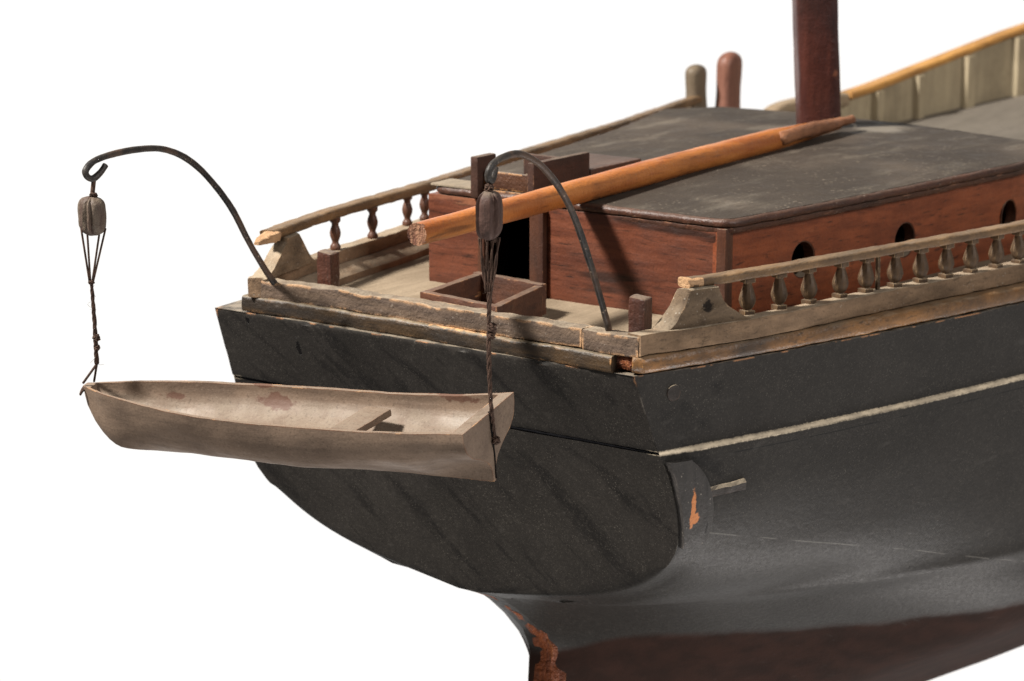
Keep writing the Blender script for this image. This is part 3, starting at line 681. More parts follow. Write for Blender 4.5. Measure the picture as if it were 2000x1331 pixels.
lathe(bm, [(.0020, .0021), (.0020, .0027), (.0028, .0033), (.0036, .0048), (.0041, .0066), (.0038, .0084), (.0030, .0106), (.0022, .0126), (.0019, .0136), (.0024, .0143)], 12, .39)
boxm(bm, (-.0030, -.0024, .0142), (.0030, .0024, .0164), .0004, 0)
roughen(bm, .00018, 300)
me_b = bpy.data.meshes.new('baluster'); bmesh.ops.recalc_face_normals(bm, faces=bm.faces); bm.to_mesh(me_b); bm.free(); me_b.materials.append(BAL)
proto = bpy.data.objects.new('baluster', me_b); C.objects.link(proto); auto_smooth(proto, 28)
BX = [.0725, .0931, .1136, .1350, .1535, .1753, .1940, .2134, .2325, .2525, .2712] + [.291 + .0195 * i for i in range(16)]
for i, X in enumerate(BX):
    o = proto if i == 0 else proto.copy()
    if i: C.objects.link(o)
    o.parent = rg; sl = math.atan2(pl(HS, X + .01) - pl(HS, X), .01)
    o.location = Vector((X + .0012 + random.uniform(-.0004, .0004), -pl(HS, X) + .0042, .0188)) - rloc
    o.rotation_euler = (random.uniform(-.03, .03), random.uniform(-.04, .04), -sl + random.uniform(-.25, .25)); o.scale = (1.05, 1.05, random.uniform(1.12, 1.135))
# thin dark pin standing between two balusters
bm = bmesh.new(); tube(bm, [(.1640, -.1700, .018), (.1636, -.1700, .0375)], .0014, 6); addpart('baluster_stub', bm, BAL, rg, rloc)
bm = bmesh.new(); S_ = 1.02
lathe(bm, [(.0026, 0), (.0030, .0006), (.0030, .0022), (.0022, .0034), (.0017, .0044), (.0021, .0056), (.0029, .0078), (.0031, .0098), (.0025, .0122), (.0019, .0138), (.0020, .0150), (.0030, .0160), (.0031, .0182)], 14)
me_p = bpy.data.meshes.new('baluster'); bmesh.ops.recalc_face_normals(bm, faces=bm.faces); bm.to_mesh(me_p); bm.free(); me_p.materials.append(BALR)
pro2 = bpy.data.objects.new('baluster', me_p); C.objects.link(pro2); auto_smooth(pro2, 50)
PX = [(.0868, .1245), (.1259, .1300), (.1700, .1400), (.190, .1430)] + [(x, pl(LP, x) - .006) for x in (.236, .28, .33, .38, .43, .48, .53, .58)]
for i, (X, Y) in enumerate(PX):
    o = pro2 if i == 0 else pro2.copy()
    if i: C.objects.link(o)
    o.parent = pg; o.location = Vector((X, Y, .0190)) - ploc; o.rotation_euler = (0, 0, i * 1.3)
# knees (end brackets)
def knee(par, ploc_, tab, sg, x0, mat, xf, xt0, xt1, ztop):
    prof = [(x0, .0192), (x0 + (xt0 - x0) * .36, .0235), (x0 + (xt0 - x0) * .68, .0292), (xt0 - .0012, ztop - .0022), (xt0, ztop), (xt1, ztop)]
    c = cr([(xt1, ztop, 0), (xt1 + .004, .0285, 0), (xt1 + .012, .0222, 0), (xf, .0196, 0)], 5)
    prof += [(p.x, p.y) for p in c[1:]] + [(xf, .0186), (x0, .0186)]
    bm = bmesh.new(); rows = []
    for k in range(7):
        u = k / 6; row = []
        for (x, z) in prof:
            tw = .0100 - .0018 * (z - .0186) / .016; inset = .0012 + .0016 * ((z - .0186) / .016)
            y = pl(tab, x) - inset - tw * u
            xx = x + (.0035 * (1 - u) if x < xt0 + .001 and False else 0)
            if k in (0, 6): zz_ = z - .0005 if z > .03 else z; xx += .0007 if x < xt0 + .002 else (-.0006 if x > xt1 else 0)
            else: zz_ = z
            row.append(Vector((xx, sg * y, zz_)))
        rows.append(row)
    V = grid(bm, rows, close_v=True); bm.faces.new(V[0]); bm.faces.new(V[-1])
    bmesh.ops.triangulate(bm, faces=[f for f in bm.faces if len(f.verts) > 4])
    bmesh.ops.subdivide_edges(bm, edges=[e for e in bm.edges if e.calc_length() > .002], cuts=2, use_grid_fill=True)
    roughen(bm, .00045, 150, 2)
    for v in bm.verts:
        d = Vector((v.co.x - .0415, v.co.z - .0290)).length
        if sg < 0 and d < .0026 and v.co.y < -pl(tab, .0415) + .006: v.co.y += .0035 * (1 - d / .0026)
    return addpart('knee', bm, mat, par, ploc_)
knee(rg, rloc, LS, -1, .0185, BRK, .0660, .0320, .0480, .0372)
knee(pg, ploc, LP, 1, .0010, BRK, .0560, .0260, .0400, .0368)

# ------------------------------------------------------------------ deck bits
def post(name, x, y, ztop, w, rz, mat):
    bm = bmesh.new(); boxm(bm, (-w / 2, -w / 2, .0035), (w / 2, w / 2, ztop), .0011, .003)
    roughen(bm, .00028, 220, x * 50)
    for v in bm.verts:
        if v.co.z > ztop - .0005: v.co.z += v.co.y * .10
    bmesh.ops.rotate(bm, verts=bm.verts, cent=(0, 0, 0), matrix=Matrix.Rotation(rz, 3, 'Z')); bmesh.ops.translate(bm, verts=bm.verts, vec=(x, y, 0))
    o = link_mesh(name, bm, mat, ship); auto_smooth(o, 30); return o
POST = mat_wood('dark_red_brown_post', (0.085, 0.030, 0.018), (0.052, 0.020, 0.013), (0.018, 0.009, 0.007), 'Z', 1.0, (0.20, 0.10, 0.06), 0.5, 0.8, 0.4, 0.5, 0.4, 0.0004, edge_r=.0008, dustcol=(.22, .17, .12), speck=.4)
post('mooring_post', .0200, -.1205, .0335, .0088, .12, POST)
post('mooring_post', .0210, .0740, .0338, .0088, .12, POST)
# hatch coaming
bm = bmesh.new(); c4 = [Vector(p) for p in ((.0195, .0124, 0), (.0120, -.0415, 0), (.0740, -.0275, 0), (.0804, .0209, 0))]
t_ = .0046
hg = bpy.data.objects.new('hatch_coaming', None); C.objects.link(hg); hg.parent = ship; hloc = Vector((.046, -.009, .004)); hg.location = hloc - ship.location; hg.empty_display_size = .01
cen = sum(c4, Vector()) / 4
for i in range(4):
    a, b = c4[i].copy(), c4[(i + 1) % 4].copy(); d = (b - a).normalized(); n = Vector((-d.y, d.x, 0))
    if n.dot(cen - a) < 0: n = -n
    if i % 2: a += d * (t_ + .0002); b -= d * (t_ + .0002)
    bm = bmesh.new(); L_ = (b - a).length
    boxm(bm, (0, 0, .0036), (L_, t_, .0200 - (.0003 if i % 2 else 0)), .0004, .004)
    bmesh.ops.transform(bm, verts=bm.verts, matrix=Matrix((( d.x, n.x, 0, a.x), (d.y, n.y, 0, a.y), (0, 0, 1, 0), (0, 0, 0, 1))))
    roughen(bm, .00022, 160, i)
    addpart('coaming_board', bm, COAM if 'COAM' in globals() else CABZ, hg, hloc) if False else None
    COAM_ = mat_wood('worn_coaming_wood' , (0.105, 0.042, 0.023), (0.07, 0.028, 0.017), (0.022, 0.011, 0.008), 'Y' if i % 2 == 0 else 'X', .9, (0.42, 0.20, 0.09), .8, .6, .55, .35, .5, .0003, edge_r=.0013, wear_th=.5, dustcol=(.2, .15, .11))
    addpart('coaming_board', bm, COAM_, hg, hloc)

# ------------------------------------------------------------------ cabin
cg = bpy.data.objects.new('cabin', None); C.objects.link(cg); cg.parent = ship; cloc = Vector((.28, 0, .004)); cg.location = cloc - ship.location; cg.empty_display_size = .01
cg['label'] = 'low mahogany deckhouse with round ports and a dark flat roof'
near = [(.1060, -.1165), (.16, -.1252), (.223, -.1342), (.294, -.1422), (.367, -.1505), (.43, -.1490), (.4520, -.1400)]
front = [(.458, -.1116), (.480, -.03), (.490, .06), (.484, .12), (.4516, .146)]
farr = [(.353, .1180), (.232, .0940), (.138, .0770), (.1075, .0735)]
def poly_off(P, d):
    n = len(P); r = []
    for i in range(n):
        a, b, c = Vector(P[i - 1]), Vector(P[i]), Vector(P[(i + 1) % n])
        t1 = (b - a).normalized(); t2 = (c - b).normalized(); n1 = Vector((-t1.y, t1.x)); n2 = Vector((-t2.y, t2.x)); nn_ = (n1 + n2).normalized()
        k = 1 / max(.5, nn_.dot(n1)); r.append(b + nn_ * d * k)
    return r
def rounded(P, r, who):
    out_ = []
    n = len(P)
    for i, p in enumerate(P):
        if i in who:
            a, b, c = Vector(P[i - 1]), Vector(p), Vector(P[(i + 1) % n]); u1 = (a - b).normalized(); u2 = (c - b).normalized()
            for k in range(6):
                t = k / 5; q0 = b + u1 * r; q2 = b + u2 * r; out_.append(((1 - t) ** 2) * q0 + 2 * t * (1 - t) * b + t * t * q2)
        else: out_.append(Vector(p))
    return out_
base = near + front + farr
RP = rounded(base, .010, {0, len(base) - 1}); RP = [p for p in RP]
dense = []
for a, b in zip(RP, RP[1:] + RP[:1]):
    k = max(1, int((b - a).length / .004)); dense += [a.lerp(b, i / k) for i in range(k)]
def stack(bm, P, layers, cap_mi=0):
    rows = []
    for d, z in layers: rows.append([Vector((p.x, p.y, z)) for p in poly_off(P, d)])
    V = grid(bm, rows, close_v=True); return V
# which way is inward
bm = bmesh.new()
V = stack(bm, dense, [(.0030, .0500), (.0012, .0501), (.0006, .0510), (.0007, .0526), (.0018, .0532), (.0002, .0536), (-.0004, .0549), (-.0002, .0560), (.0006, .0569), (.0020, .0574)])
f = bm.faces.new(V[0]); 
roughen(bm, .0003, 120, 3); redge = addpart('roof_moulding', bm, ROOFE, cg, cloc, 45)
bm = bmesh.new(); ins = poly_off(dense, .0021)
cx = Vector((.29, -.01)); rings = []
rings.append([Vector((p.x, p.y, .0566)) for p in ins]); 
for s in (1.0, .97, .9, .75, .55, .3): rings.append([Vector((cx.x + (p.x - cx.x) * s, cx.y + (p.y - cx.y) * s, .0575 + .0024 * (1 - s * s))) for p in poly_off(dense, .0024)])
V = grid(bm, rings, close_v=True); bm.faces.new(V[-1]); roughen(bm, .0002, 70)
roof = addpart('roof', bm, ROOF, cg, cloc, 50)
# walls
WZ0, WZ1 = .0030, .0525
wp = poly_off([Vector(p) for p in near], .0035)
wpath = [Vector((.1072, -.1125, 0))] + [Vector((p[0], p[1] + .0040, 0)) for p in near[1:6]] + [Vector((.448, -.136, 0))]
bm = bmesh.new(); rows = []
for p in wpath: rows.append([p + Vector((0, 0, WZ0)), p + Vector((0, 0, WZ1)), p + Vector((0, .006, WZ1)), p + Vector((0, .006, WZ0))])
V = grid(bm, rows, close_v=True); bm.faces.new(V[0]); bm.faces.new(V[-1])
wall_s = addpart('side_wall', bm, CABX, cg, cloc, 20)
bpy.context.view_layer.update()
cut = []
PORTS = [(.1705, .0285), (.2610, .0268), (.3660, .0265), (.4200, .0262)]
def wall_y(X): return pl([(p.x, p.y) for p in wpath], X)
for X, Z in PORTS:
    b2 = bmesh.new(); bmesh.ops.create_cone(b2, cap_ends=True, segments=36, radius1=.0100, radius2=.0100, depth=.05)
    bmesh.ops.rotate(b2, verts=b2.verts, cent=(0, 0, 0), matrix=Matrix.Rotation(math.pi / 2, 3, 'X')); bmesh.ops.translate(b2, verts=b2.verts, vec=(X, wall_y(X), Z))
    me = bpy.data.meshes.new('c'); b2.to_mesh(me); b2.free(); co = bpy.data.objects.new('c', me); C.objects.link(co); cut.append(co)
bpy.context.view_layer.update(); boolean_cut(wall_s, cut)
for X, Z in PORTS:   # worn liner ring in each port
    bm = bmesh.new(); rows = []
    for r_, dy in ((.0100, .0003), (.0100, .0062), (.0093, .0062), (.0093, .0003)):
        rows.append([Vector((X + r_ * math.cos(a), wall_y(X) + (r_ * math.cos(a)) * (wall_y(X + .01) - wall_y(X)) / .01 + dy, Z + r_ * math.sin(a))) for a in [2 * math.pi * k / 36 for k in range(36)]])
    grid(bm, rows, close_u=True, close_v=True); addpart('porthole', bm, CABZ, cg, cloc, 60)
def wallbox(name, lo, hi, mat, bev=.0004):
    bm = bmesh.new(); boxm(bm, lo, hi, bev, .006); roughen(bm, .0001, 90, lo[1] * 40); return addpart(name, bm, mat, cg, cloc)
wallbox('aft_wall', (.1072, -.1085, .003), (.1128, -.0042, .0525), CAB)
wallbox('corner_post', (.1068, -.1142, .003), (.1140, -.1088, .0525), CABZ)
wallbox('aft_wall', (.1076, .0400, .003), (.1130, .0755, .0525), CAB)
wallbox('port_wall', (.1132, .0690, .003), (.119, .0753, .0525), CABX)
bm = bmesh.new(); rows = []
for p in ((.119, .0700), (.232, .0880), (.353, .1115), (.446, .138), (.474, .115), (.486, .06), (.476, -.03), (.453, -.110), (.447, -.135)):
    q = Vector((p[0], p[1], 0)); n_ = (Vector((.29, 0, 0)) - q).normalized() * .005
    rows.append([q + Vector((0, 0, .003)), q + Vector((0, 0, .0525)), q + n_ + Vector((0, 0, .0525)), q + n_ + Vector((0, 0, .003))])
V = grid(bm, rows, close_v=True); bm.faces.new(V[0]); bm.faces.new(V[-1]); addpart('port_wall', bm, CABX, cg, cloc, 20)
# companionway: posts, sill, cross boards, sliding hood
wallbox('door_post', (.1035, -.0040, .003), (.1125, .0050, .0530), CABZ, .001)
wallbox('door_post', (.1040, .0352, .003), (.1090, .0396, .0530), CABZ, .0008)
wallbox('door_sill', (.1045, .0054, .003), (.1120, .0348, .0115), CABZ)
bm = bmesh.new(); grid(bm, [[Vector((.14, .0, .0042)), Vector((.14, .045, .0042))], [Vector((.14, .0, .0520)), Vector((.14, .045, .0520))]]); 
boxm(bm, (.140, -.005, .0042), (.142, .048, .0522), 0, 0); addpart('dark_interior_panel', bm, BLACKV, cg, cloc)  # near-black panel: the darkness inside the doorway is put into its colour
HOODM = mat_wood('dull_brown_hood_wood', (0.062, 0.030, 0.022), (0.044, 0.023, 0.017), (0.018, 0.011, 0.009), 'X', .8, (0.3, 0.15, 0.08), .6, .7, .6, .2, .5, .0003, wear_th=.55, dustcol=(.16, .12, .09))
wallbox('hood_side', (.1050, .0030, .0535), (.1570, .0075, .0756), HOODM, .0010)
wallbox('hood_side', (.1050, .0400, .0535), (.1220, .0450, .0758), HOODM, .0010)
HB = mat_wood('worn_hatch_board', (0.085, 0.036, 0.018), (0.055, 0.023, 0.013), (0.016, 0.009, 0.007), 'Y', .8, (0.50, 0.25, 0.10), .95, .3, .5, .35, .6, .0004, edge_r=.0016, wear_th=.42)
wallbox('hood_board', (.1100, .0077, .0585), (.1135, .0398, .0680), HB, .0008)
wallbox('hood_board', (.1085, .0077, .0472), (.1115, .0398, .0582), HB, .0008)
wallbox('hood_back', (.1528, .0078, .0535), (.1568, .0445, .0715), HOODM, .0008)
wallbox('hood_floor', (.1150, .0079, .0590), (.1520, .0396, .0615), HB, .0006)
wallbox('hatch_slide', (.1580, .0030, .0585), (.2080, .0440, .0660), ROOFE, .0010)
bm = bmesh.new(); boxm(bm, (.1075, .0455, .0572), (.126, .0740, .0586), .0004, .004); roughen(bm, .0002, 90); addpart('roof_patch', bm, ROOFP, cg, cloc)

# ------------------------------------------------------------------ mast (leans a little aft)
bm = bmesh.new(); tube(bm, [Vector((.4325 - .10 * t * .42, .0173 + .004 * t, .0575 + t * .42)) for t in [i / 160 for i in range(161)]], .0136, 40); 
ax_ = Vector((CAM.x - .43, CAM.y - .017, 0)).normalized(); ay_ = Vector((-ax_.y, ax_.x, 0)); ax_, ay_ = (ax_ * .98 + ay_ * .2).normalized(), (ay_ * .98 - ax_ * .2).normalized()
for v in bm.verts:
    t_ = (v.co.z - .0575) / .42; c_ = Vector((.4325 - .10 * t_ * .42, .0173 + .004 * t_, v.co.z)); d_ = v.co - c_; a_, b_ = d_.dot(ax_), d_.dot(ay_); r_ = math.hypot(a_, b_)
    if r_ > 1e-6:
        ca, sa = a_ / r_, b_ / r_; k_ = 1 / (abs(ca) ** 5 + abs(sa) ** 5) ** .2; v.co = c_ + (ax_ * ca + ay_ * sa) * r_ * k_ * .965
roughen(bm, .0003, 45)
mast = link_mesh('mast', bm, MAST, ship); auto_smooth(mast, 40)
bm = bmesh.new(); rows = []
for r_, z in ((.0132, .0578), (.0180, .0580), (.0205, .0584), (.0222, .0578)): rows.append([Vector((.4335 + r_ * 1.2 * math.cos(a), .0165 + r_ * 1.05 * math.sin(a), z + nz((r_, a, 0), 3).x * .0003)) for a in [2 * math.pi * k / 40 for k in range(40)]])
grid(bm, rows, close_v=True); link_mesh('mast_collar', bm, ROOFP, ship, True)

# ------------------------------------------------------------------ far forward bulwark and its ribs
cgx = lambda X: X
FRA = [(.735, .2440, .012), (.76, .2473, .0200), (.80, .2465, .0225), (.862, .2432, .0205)]
FR = [(.735, .2440, .012), (.76, .2473, .0200), (.80, .2465, .0225), (.867, .2430, .0205), (.9087, .2375, .0255), (.9955, .2256, .0385), (1.0972, .1895, .0620), (1.16, .160, .0700), (1.25, .100, .084), (1.32, .02, .095)]
def frz(X): return pl([(a[0], a[2]) for a in FR], X)
bg_ = bpy.data.objects.new('bulwark', None); C.objects.link(bg_); bg_.parent = ship; bloc = Vector((.9, .23, -.01)); bg_.location = bloc - ship.location; bg_.empty_display_size = .01
bg_['label'] = 'tall grey-green bulwark with ribs under a golden cap rail'
bm = bmesh.new(); path = resample(cr([(a[0], a[1], a[2]) for a in FR[3:]], 4), .008)
sweep(bm, path, rprof(.0135, .0062, .002, -.0062, .001), side=1); addpart('cap_rail', bm, CAPR, bg_, bloc)
bm = bmesh.new(); sweep(bm, resample(cr(FRA, 4), .008), rprof(.0135, .0110, .003, -.0110, .001), side=1); addpart('rail_end', bm, TAILM, bg_, bloc)
bm = bmesh.new(); rows = []
for X in [.60 + .02 * i for i in range(37)]:
    w = max(.002, pl(WP, X) - .0075); zt = (frz(X) if X > .735 else .012) - .006; zb = pl(FZ, X) - .002
    rows.append([Vector((X, w, zb)), Vector((X, w, lerp(zb, zt, .5))), Vector((X, w, zt)), Vector((X, w + .006, zt)), Vector((X, w + .006, min(zb, -.001)))])
grid(bm, rows); addpart('planking', bm, BULW, bg_, bloc)
bm = bmesh.new(); rows = []
for X in [.60 + .02 * i for i in range(37)]:
    w = max(.002, pl(WS, X) - .0075); zt = (frz(X) if X > .735 else .012) - .0005; zb = pl(FZ, X) - .002
    rows.append([Vector((X, -w, zb)), Vector((X, -w, zt)), Vector((X, -w - .006, zt)), Vector((X, -w - .006, min(zb, -.001)))])
grid(bm, rows); addpart('planking', bm, BULW, bg_, bloc)
for X in (.845, .902, .9585, 1.0217, 1.077, 1.13, 1.18):
    bm = bmesh.new(); w = pl(WP, X) - .0077; zb, zt = pl(FZ, X) - .001, frz(X) - .0063
    dx = .0042; sl = (pl(WP, X + .02) - pl(WP, X - .02)) / .04
    rows = []
    for (px, dy) in ((-dx, 0), (-dx, -.006), (dx, -.006), (dx, 0)): rows.append([Vector((X + px, w + dy + sl * px, z)) for z in (zb, (zb + zt) / 2, zt)])
    V = grid(bm, rows, close_u=True); bm.faces.new([r[0] for r in V]); bm.faces.new([r[-1] for r in V])
    addpart('rib', bm, BULW, bg_, bloc)
# timberheads by the break of the rail
def timber(x, y, z0, z1, wx, wy, mat, lean):
    bm = bmesh.new(); rows = []; N = 26
    for i in range(N + 1):
        t = 1 - (1 - i / N) ** 2; z = lerp(z0, z1, t); s = 1.0 if t < .86 else math.sqrt(max(0.0, 1 - ((t - .86) / .14) ** 2.6)); s = max(s, .05)
        k = (1 - .05 * math.exp(-((t - .62) / .14) ** 2)) * s * (1.0 if t > .5 else 1.0 + .25 * (.5 - t))
        rows.append([Vector((x + lean * t + wx / 2 * k * (abs(math.cos(a)) ** .7) * (1 if math.cos(a) > 0 else -1), y + wy / 2 * k * (abs(math.sin(a)) ** .7) * (1 if math.sin(a) > 0 else -1), z)) for a in [2 * math.pi * j / 20 for j in range(20)]])
    V = grid(bm, rows, close_v=True); bm.faces.new(V[0]); bm.faces.new(V[-1]); o = link_mesh('timberhead', bm, mat, ship); auto_smooth(o, 60); return o
timber(.632, .233, .012, .0648, .0195, .012, TIMB, -.002)
timber(.652, .2195, -.005, .0728, .024, .014, TIMBR, .004)

# ------------------------------------------------------------------ davits
def davit(pts, lab):
    bm = bmesh.new(); P = cr(pts, 7)
    tube(bm, P, lambda t: .00166 + .00007 * math.sin(t * 37) - .0001 * t, 14); roughen(bm, .00012, 300); o = link_mesh('davit', bm, IRON, ship); auto_smooth(o, 60); o['label'] = lab
davit([(.0095, -.112, .004), (.0064, -.112, .0175), (-.0016, -.112, .0359), (-.0133, -.112, .0597), (-.0238, -.112, .0778), (-.0341, -.112, .0908), (-.0442, -.112, .1000), (-.0541, -.112, .1066), (-.0650, -.1115, .1110),
       (-.0750, -.111, .1112), (-.0825, -.1105, .1092), (-.0863, -.1102, .1056), (-.0858, -.1098, .1020), (-.0825, -.1090, .1012), (-.0795, -.1080, .1040), (-.0780, -.1075, .1062)], 'short black iron davit, bent over tightly')
davit([(.0090, .0955, .0120), (.0010, .0955, .0195), (-.0161, .094, .0401), (-.0289, .094, .0599), (-.0416, .094, .0743), (-.0542, .094, .0855), (-.0667, .094, .0930), (-.0809, .094, .0976), (-.0985, .094, .0990), (-.115, .0935, .0985),
       (-.1255, .0935, .0968), (-.1312, .093, .0935), (-.1312, .0925, .0905), (-.1278, .0920, .0890), (-.1236, .0915, .0912), (-.1198, .0914, .0945)], 'long thin iron davit arching wide')

# ------------------------------------------------------------------ rowing boat hung from the davits
S0 = Vector((-.085, -.109, -.004)); B0 = Vector((-.1285, .1015, -.0119)); LB = (B0 - S0).length; e1 = (B0 - S0).normalized()
e2 = Vector((e1.y, -e1.x, 0)).normalized(); e3 = e2.cross(e1)
if e3.z < 0: e3 = -e3
al = math.radians(7.6); r2 = e2 * math.cos(al) + e3 * math.sin(al); r3 = e3 * math.cos(al) - e2 * math.sin(al)
BT = [(0, .0275), (.08, .0258), (.2, .0256), (.4, .0259), (.5, .0256), (.6, .0244), (.7, .0219), (.8, .0174), (.88, .0128), (.94, .0082), (.98, .0040), (1.0, .0022)]
SH = [(0, .0003), (.1, -.0014), (.2, -.0028), (.3, -.0033), (.5, -.0033), (.7, -.0026), (.85, -.0012), (1, -.0002)]
KZ = [(0, -.0325), (.1, -.0322), (.3, -.0318), (.6, -.0312), (.8, -.0312), (.88, -.0314), (.92, -.0308), (.955, -.0270), (.985, -.0185), (1.0, -.0110)]
SEC = {0: [(1, 0), (1.0, .14), (.93, .30), (.74, .44), (.42, .56), (.18, .68), (.07, .80), (.05, .92), (.04, 1)],
       .18: [(1, 0), (1.0, .16), (.95, .34), (.84, .50), (.66, .64), (.44, .77), (.24, .87), (.10, .95), (.04, 1)],
       .45: [(1, 0), (.99, .18), (.95, .38), (.87, .56), (.74, .72), (.56, .85), (.36, .94), (.16, .985), (.04, 1)],
       .75: [(1, 0), (.95, .18), (.87, .36), (.77, .53), (.64, .69), (.49, .82), (.32, .91), (.15, .97), (.05, 1)],
       1.0: [(1, 0), (.90, .16), (.80, .32), (.72, .48), (.62, .63), (.52, .76), (.40, .87), (.30, .95), (.2, 1)]}
def secp(t, q):
    ks = sorted(SEC); 
    for a, b in zip(ks, ks[1:]):
        if t <= b:
            u = (t - a) / (b - a); u = u * u * (3 - 2 * u); break
    def ev(s): 
        x = q * 8; i = min(int(x), 7); f_ = x - i; A, B_ = s[i], s[i + 1]; return lerp(A[0], B_[0], f_), lerp(A[1], B_[1], f_)
    A, B_ = ev(SEC[a]), ev(SEC[b]); return lerp(A[0], B_[0], u), lerp(A[1], B_[1], u)
def bp(t, y, z): return S0 + e1 * (LB * t) + r2 * y + r3 * z
def stem(t, z):   # round the forefoot
    return t
bm = bmesh.new(); rows = []; NT, NQ = 64, 26
def brow(t, inner=False):
    b = pch(BT, t); sh = pch(SH, t); kz = pch(KZ, t); d = sh - kz; row = []
    th = .0022
    for s in (-1, 1):
        rr = []
        for k in range(NQ + 1):
            q = k / NQ; y, z = secp(t, q)
            if inner:
                th_ = th * (1 - .45 * max(0, (t - .7) / .3)); bi = max(.0004, b - th_); di = max(.001, (d - .0045) * (0.68 if t < .80 else 0.68 - (t - .80) * 2.2))
                mid = secp(.45, q); y2 = lerp(y, mid[0], .75); 
                rr.append(bp(t, s * bi * y2, sh - .0001 - di * mid[1]))
            else: rr.append(bp(t, s * b * y, sh - d * z))
        row.append(rr)
    full = row[0] + row[1][::-1]; return full
orows = [brow(i / NT) for i in range(NT + 1)]
# rake and round the stem a little
V = grid(bm, orows)
bm.faces.new(V[0][::-1]); bm.faces.new(V[-1])
bmesh.ops.triangulate(bm, faces=[f for f in bm.faces if len(f.verts) > 4])
ti = [.030 + (.978 - .030) * i / 60 for i in range(61)]
irows = [brow(t, True) for t in ti]
IV = grid(bm, irows)
# rims
def bridge(A, B_):
    i = j = 0
    while i < len(A) - 1 or j < len(B_) - 1:
        if j >= len(B_) - 1 or (i < len(A) - 1 and (A[i + 1].co - B_[j].co).length < (A[i].co - B_[j + 1].co).length):
            bm.faces.new((A[i], A[i + 1], B_[j])); i += 1
        else: bm.faces.new((A[i], B_[j + 1], B_[j])); j += 1
for side in (0, -1):
    bridge([r[side] for r in V], [r[side] for r in IV])
bm.faces.new([V[0][0], IV[0][0], IV[0][-1], V[0][-1]]) if False else None
# stern and bow decks closing the ends of the hollow
def endcap(ring, flip=False):
    c = bm.verts.new((ring[0].co + ring[-1].co) / 2); 
    for a, b in zip(ring, ring[1:]): bm.faces.new((a, b, c))
    return c
c1 = endcap(IV[0]); c2 = endcap(IV[-1])
bm.faces.new((V[0][0], IV[0][0], c1)); bm.faces.new((V[0][-1], c1, IV[0][-1])); bm.faces.new((V[0][0], c1, V[0][-1]))
bm.faces.new((V[-1][0], IV[-1][0], c2)); bm.faces.new((V[-1][-1], c2, IV[-1][-1])); bm.faces.new((V[-1][0], c2, V[-1][-1]))
bmesh.ops.subdivide_edges(bm, edges=[e for e in bm.edges if e.calc_length() > .006], cuts=1)
roughen(bm, .00035, 70, 3); 
BOATMARK = [(bp(.565, .021, -.0105), .0048, (1, .62, 1.3)), (bp(.80, .012, -.008), .0032, (.9, .45, 1.6)), (bp(.83, -.002, -.012), .004, (1, .5, 1.5)), (bp(.14, .0250, -.0032), .0028, (1, .16, 1.4)), (bp(.62, .024, -.003), .0018, (1, .12, 1.4))]
BOATM = mat_boat()
boat = thing('rowing_boat', tuple(bp(.5, 0, -.034)), 'small taupe wooden rowing boat hanging in front of the black stern', 'rowing boat')
o = link_mesh('boat_hull', bm, BOATM, boat); auto_smooth(o, 38)
# thwart
bm = bmesh.new()
tw = Matrix.Translation(bp(.305, -.0020, -.0088)) @ Matrix((( r2.x, e1.x, r3.x, 0), (r2.y, e1.y, r3.y, 0), (r2.z, e1.z, r3.z, 0), (0, 0, 0, 1))) @ Matrix.Rotation(math.radians(-7), 4, 'Z') 
boxm(bm, (-.0215, -.0068, -.0014), (.0165, .0068, .0020), .0005, .003, tw); roughen(bm, .0002, 200)
o = link_mesh('thwart', bm, BOATM, boat); auto_smooth(o, 35)
# dark seam / groove down the transom and knot hole
bm = bmesh.new(); P = [bp(-.0010, .0010 + .0003 * math.sin(i), lerp(.0004, -.0315, i / 12)) for i in range(13)]
tube(bm, P, lambda t: .0012 if t < .3 else .00042, 6); link_mesh('transom_seam', bm, BLACKV, boat)

# ------------------------------------------------------------------ tackles: block, strands, cord, knots
def block_mesh(c, w, h, mat, rz, mi=None):
    bm = bmesh.new(); rows = []; N = 18; SEG = 48
    for i in range(N + 1):
        t = i / N; z = c.z - h / 2 + h * t; e = abs(2 * t - 1); s = (1 - e ** 4.0) ** .5 * .78 + .22
        if i in (0, N): s = .35
        row = []
        for k in range(SEG):
            a = 2 * math.pi * k / SEG; g = 1 - .34 * max(0, math.cos(3 * a + .4)) ** 8 - .18 * max(0, math.cos(5 * a)) ** 10 
            sq = 1 / max(abs(math.cos(a)), abs(math.sin(a))) ** .55
            row.append(Vector((math.cos(a) * w / 2 * s * g * sq, math.sin(a) * w / 2 * .80 * s * g * sq, z - c.z)))
        rows.append(row)
    V = grid(bm, rows, close_v=True); bm.faces.new(V[0]); bm.faces.new(V[-1])
    roughen(bm, .00025, 300, rz)
    bmesh.ops.rotate(bm, verts=bm.verts, cent=(0, 0, 0), matrix=Matrix.Rotation(rz, 3, 'Z')); bmesh.ops.translate(bm, verts=bm.verts, vec=c); return bm
def cord(bm, path, r, strands=3, turns=1.0, sr=None):
    """laid rope: strands twisted round a path"""
    path = resample(path, .0012); n = len(path); L_ = sum((b - a).length for a, b in zip(path, path[1:])); sr = sr or r * .56
    for s in range(strands):
        P = []
        for i, p in enumerate(path):
            t = (path[min(i + 1, n - 1)] - path[max(i - 1, 0)]).normalized(); a = t.cross(Vector((.9, .3, .1))).normalized(); b = t.cross(a)
            ph = 2 * math.pi * (s / strands + turns * (i / n) * L_ / .010); rr = r * .5
            P.append(p + (a * math.cos(ph) + b * math.sin(ph)) * rr + nz(p, 500, s) * r * .18)
        tube(bm, P, sr, 6)
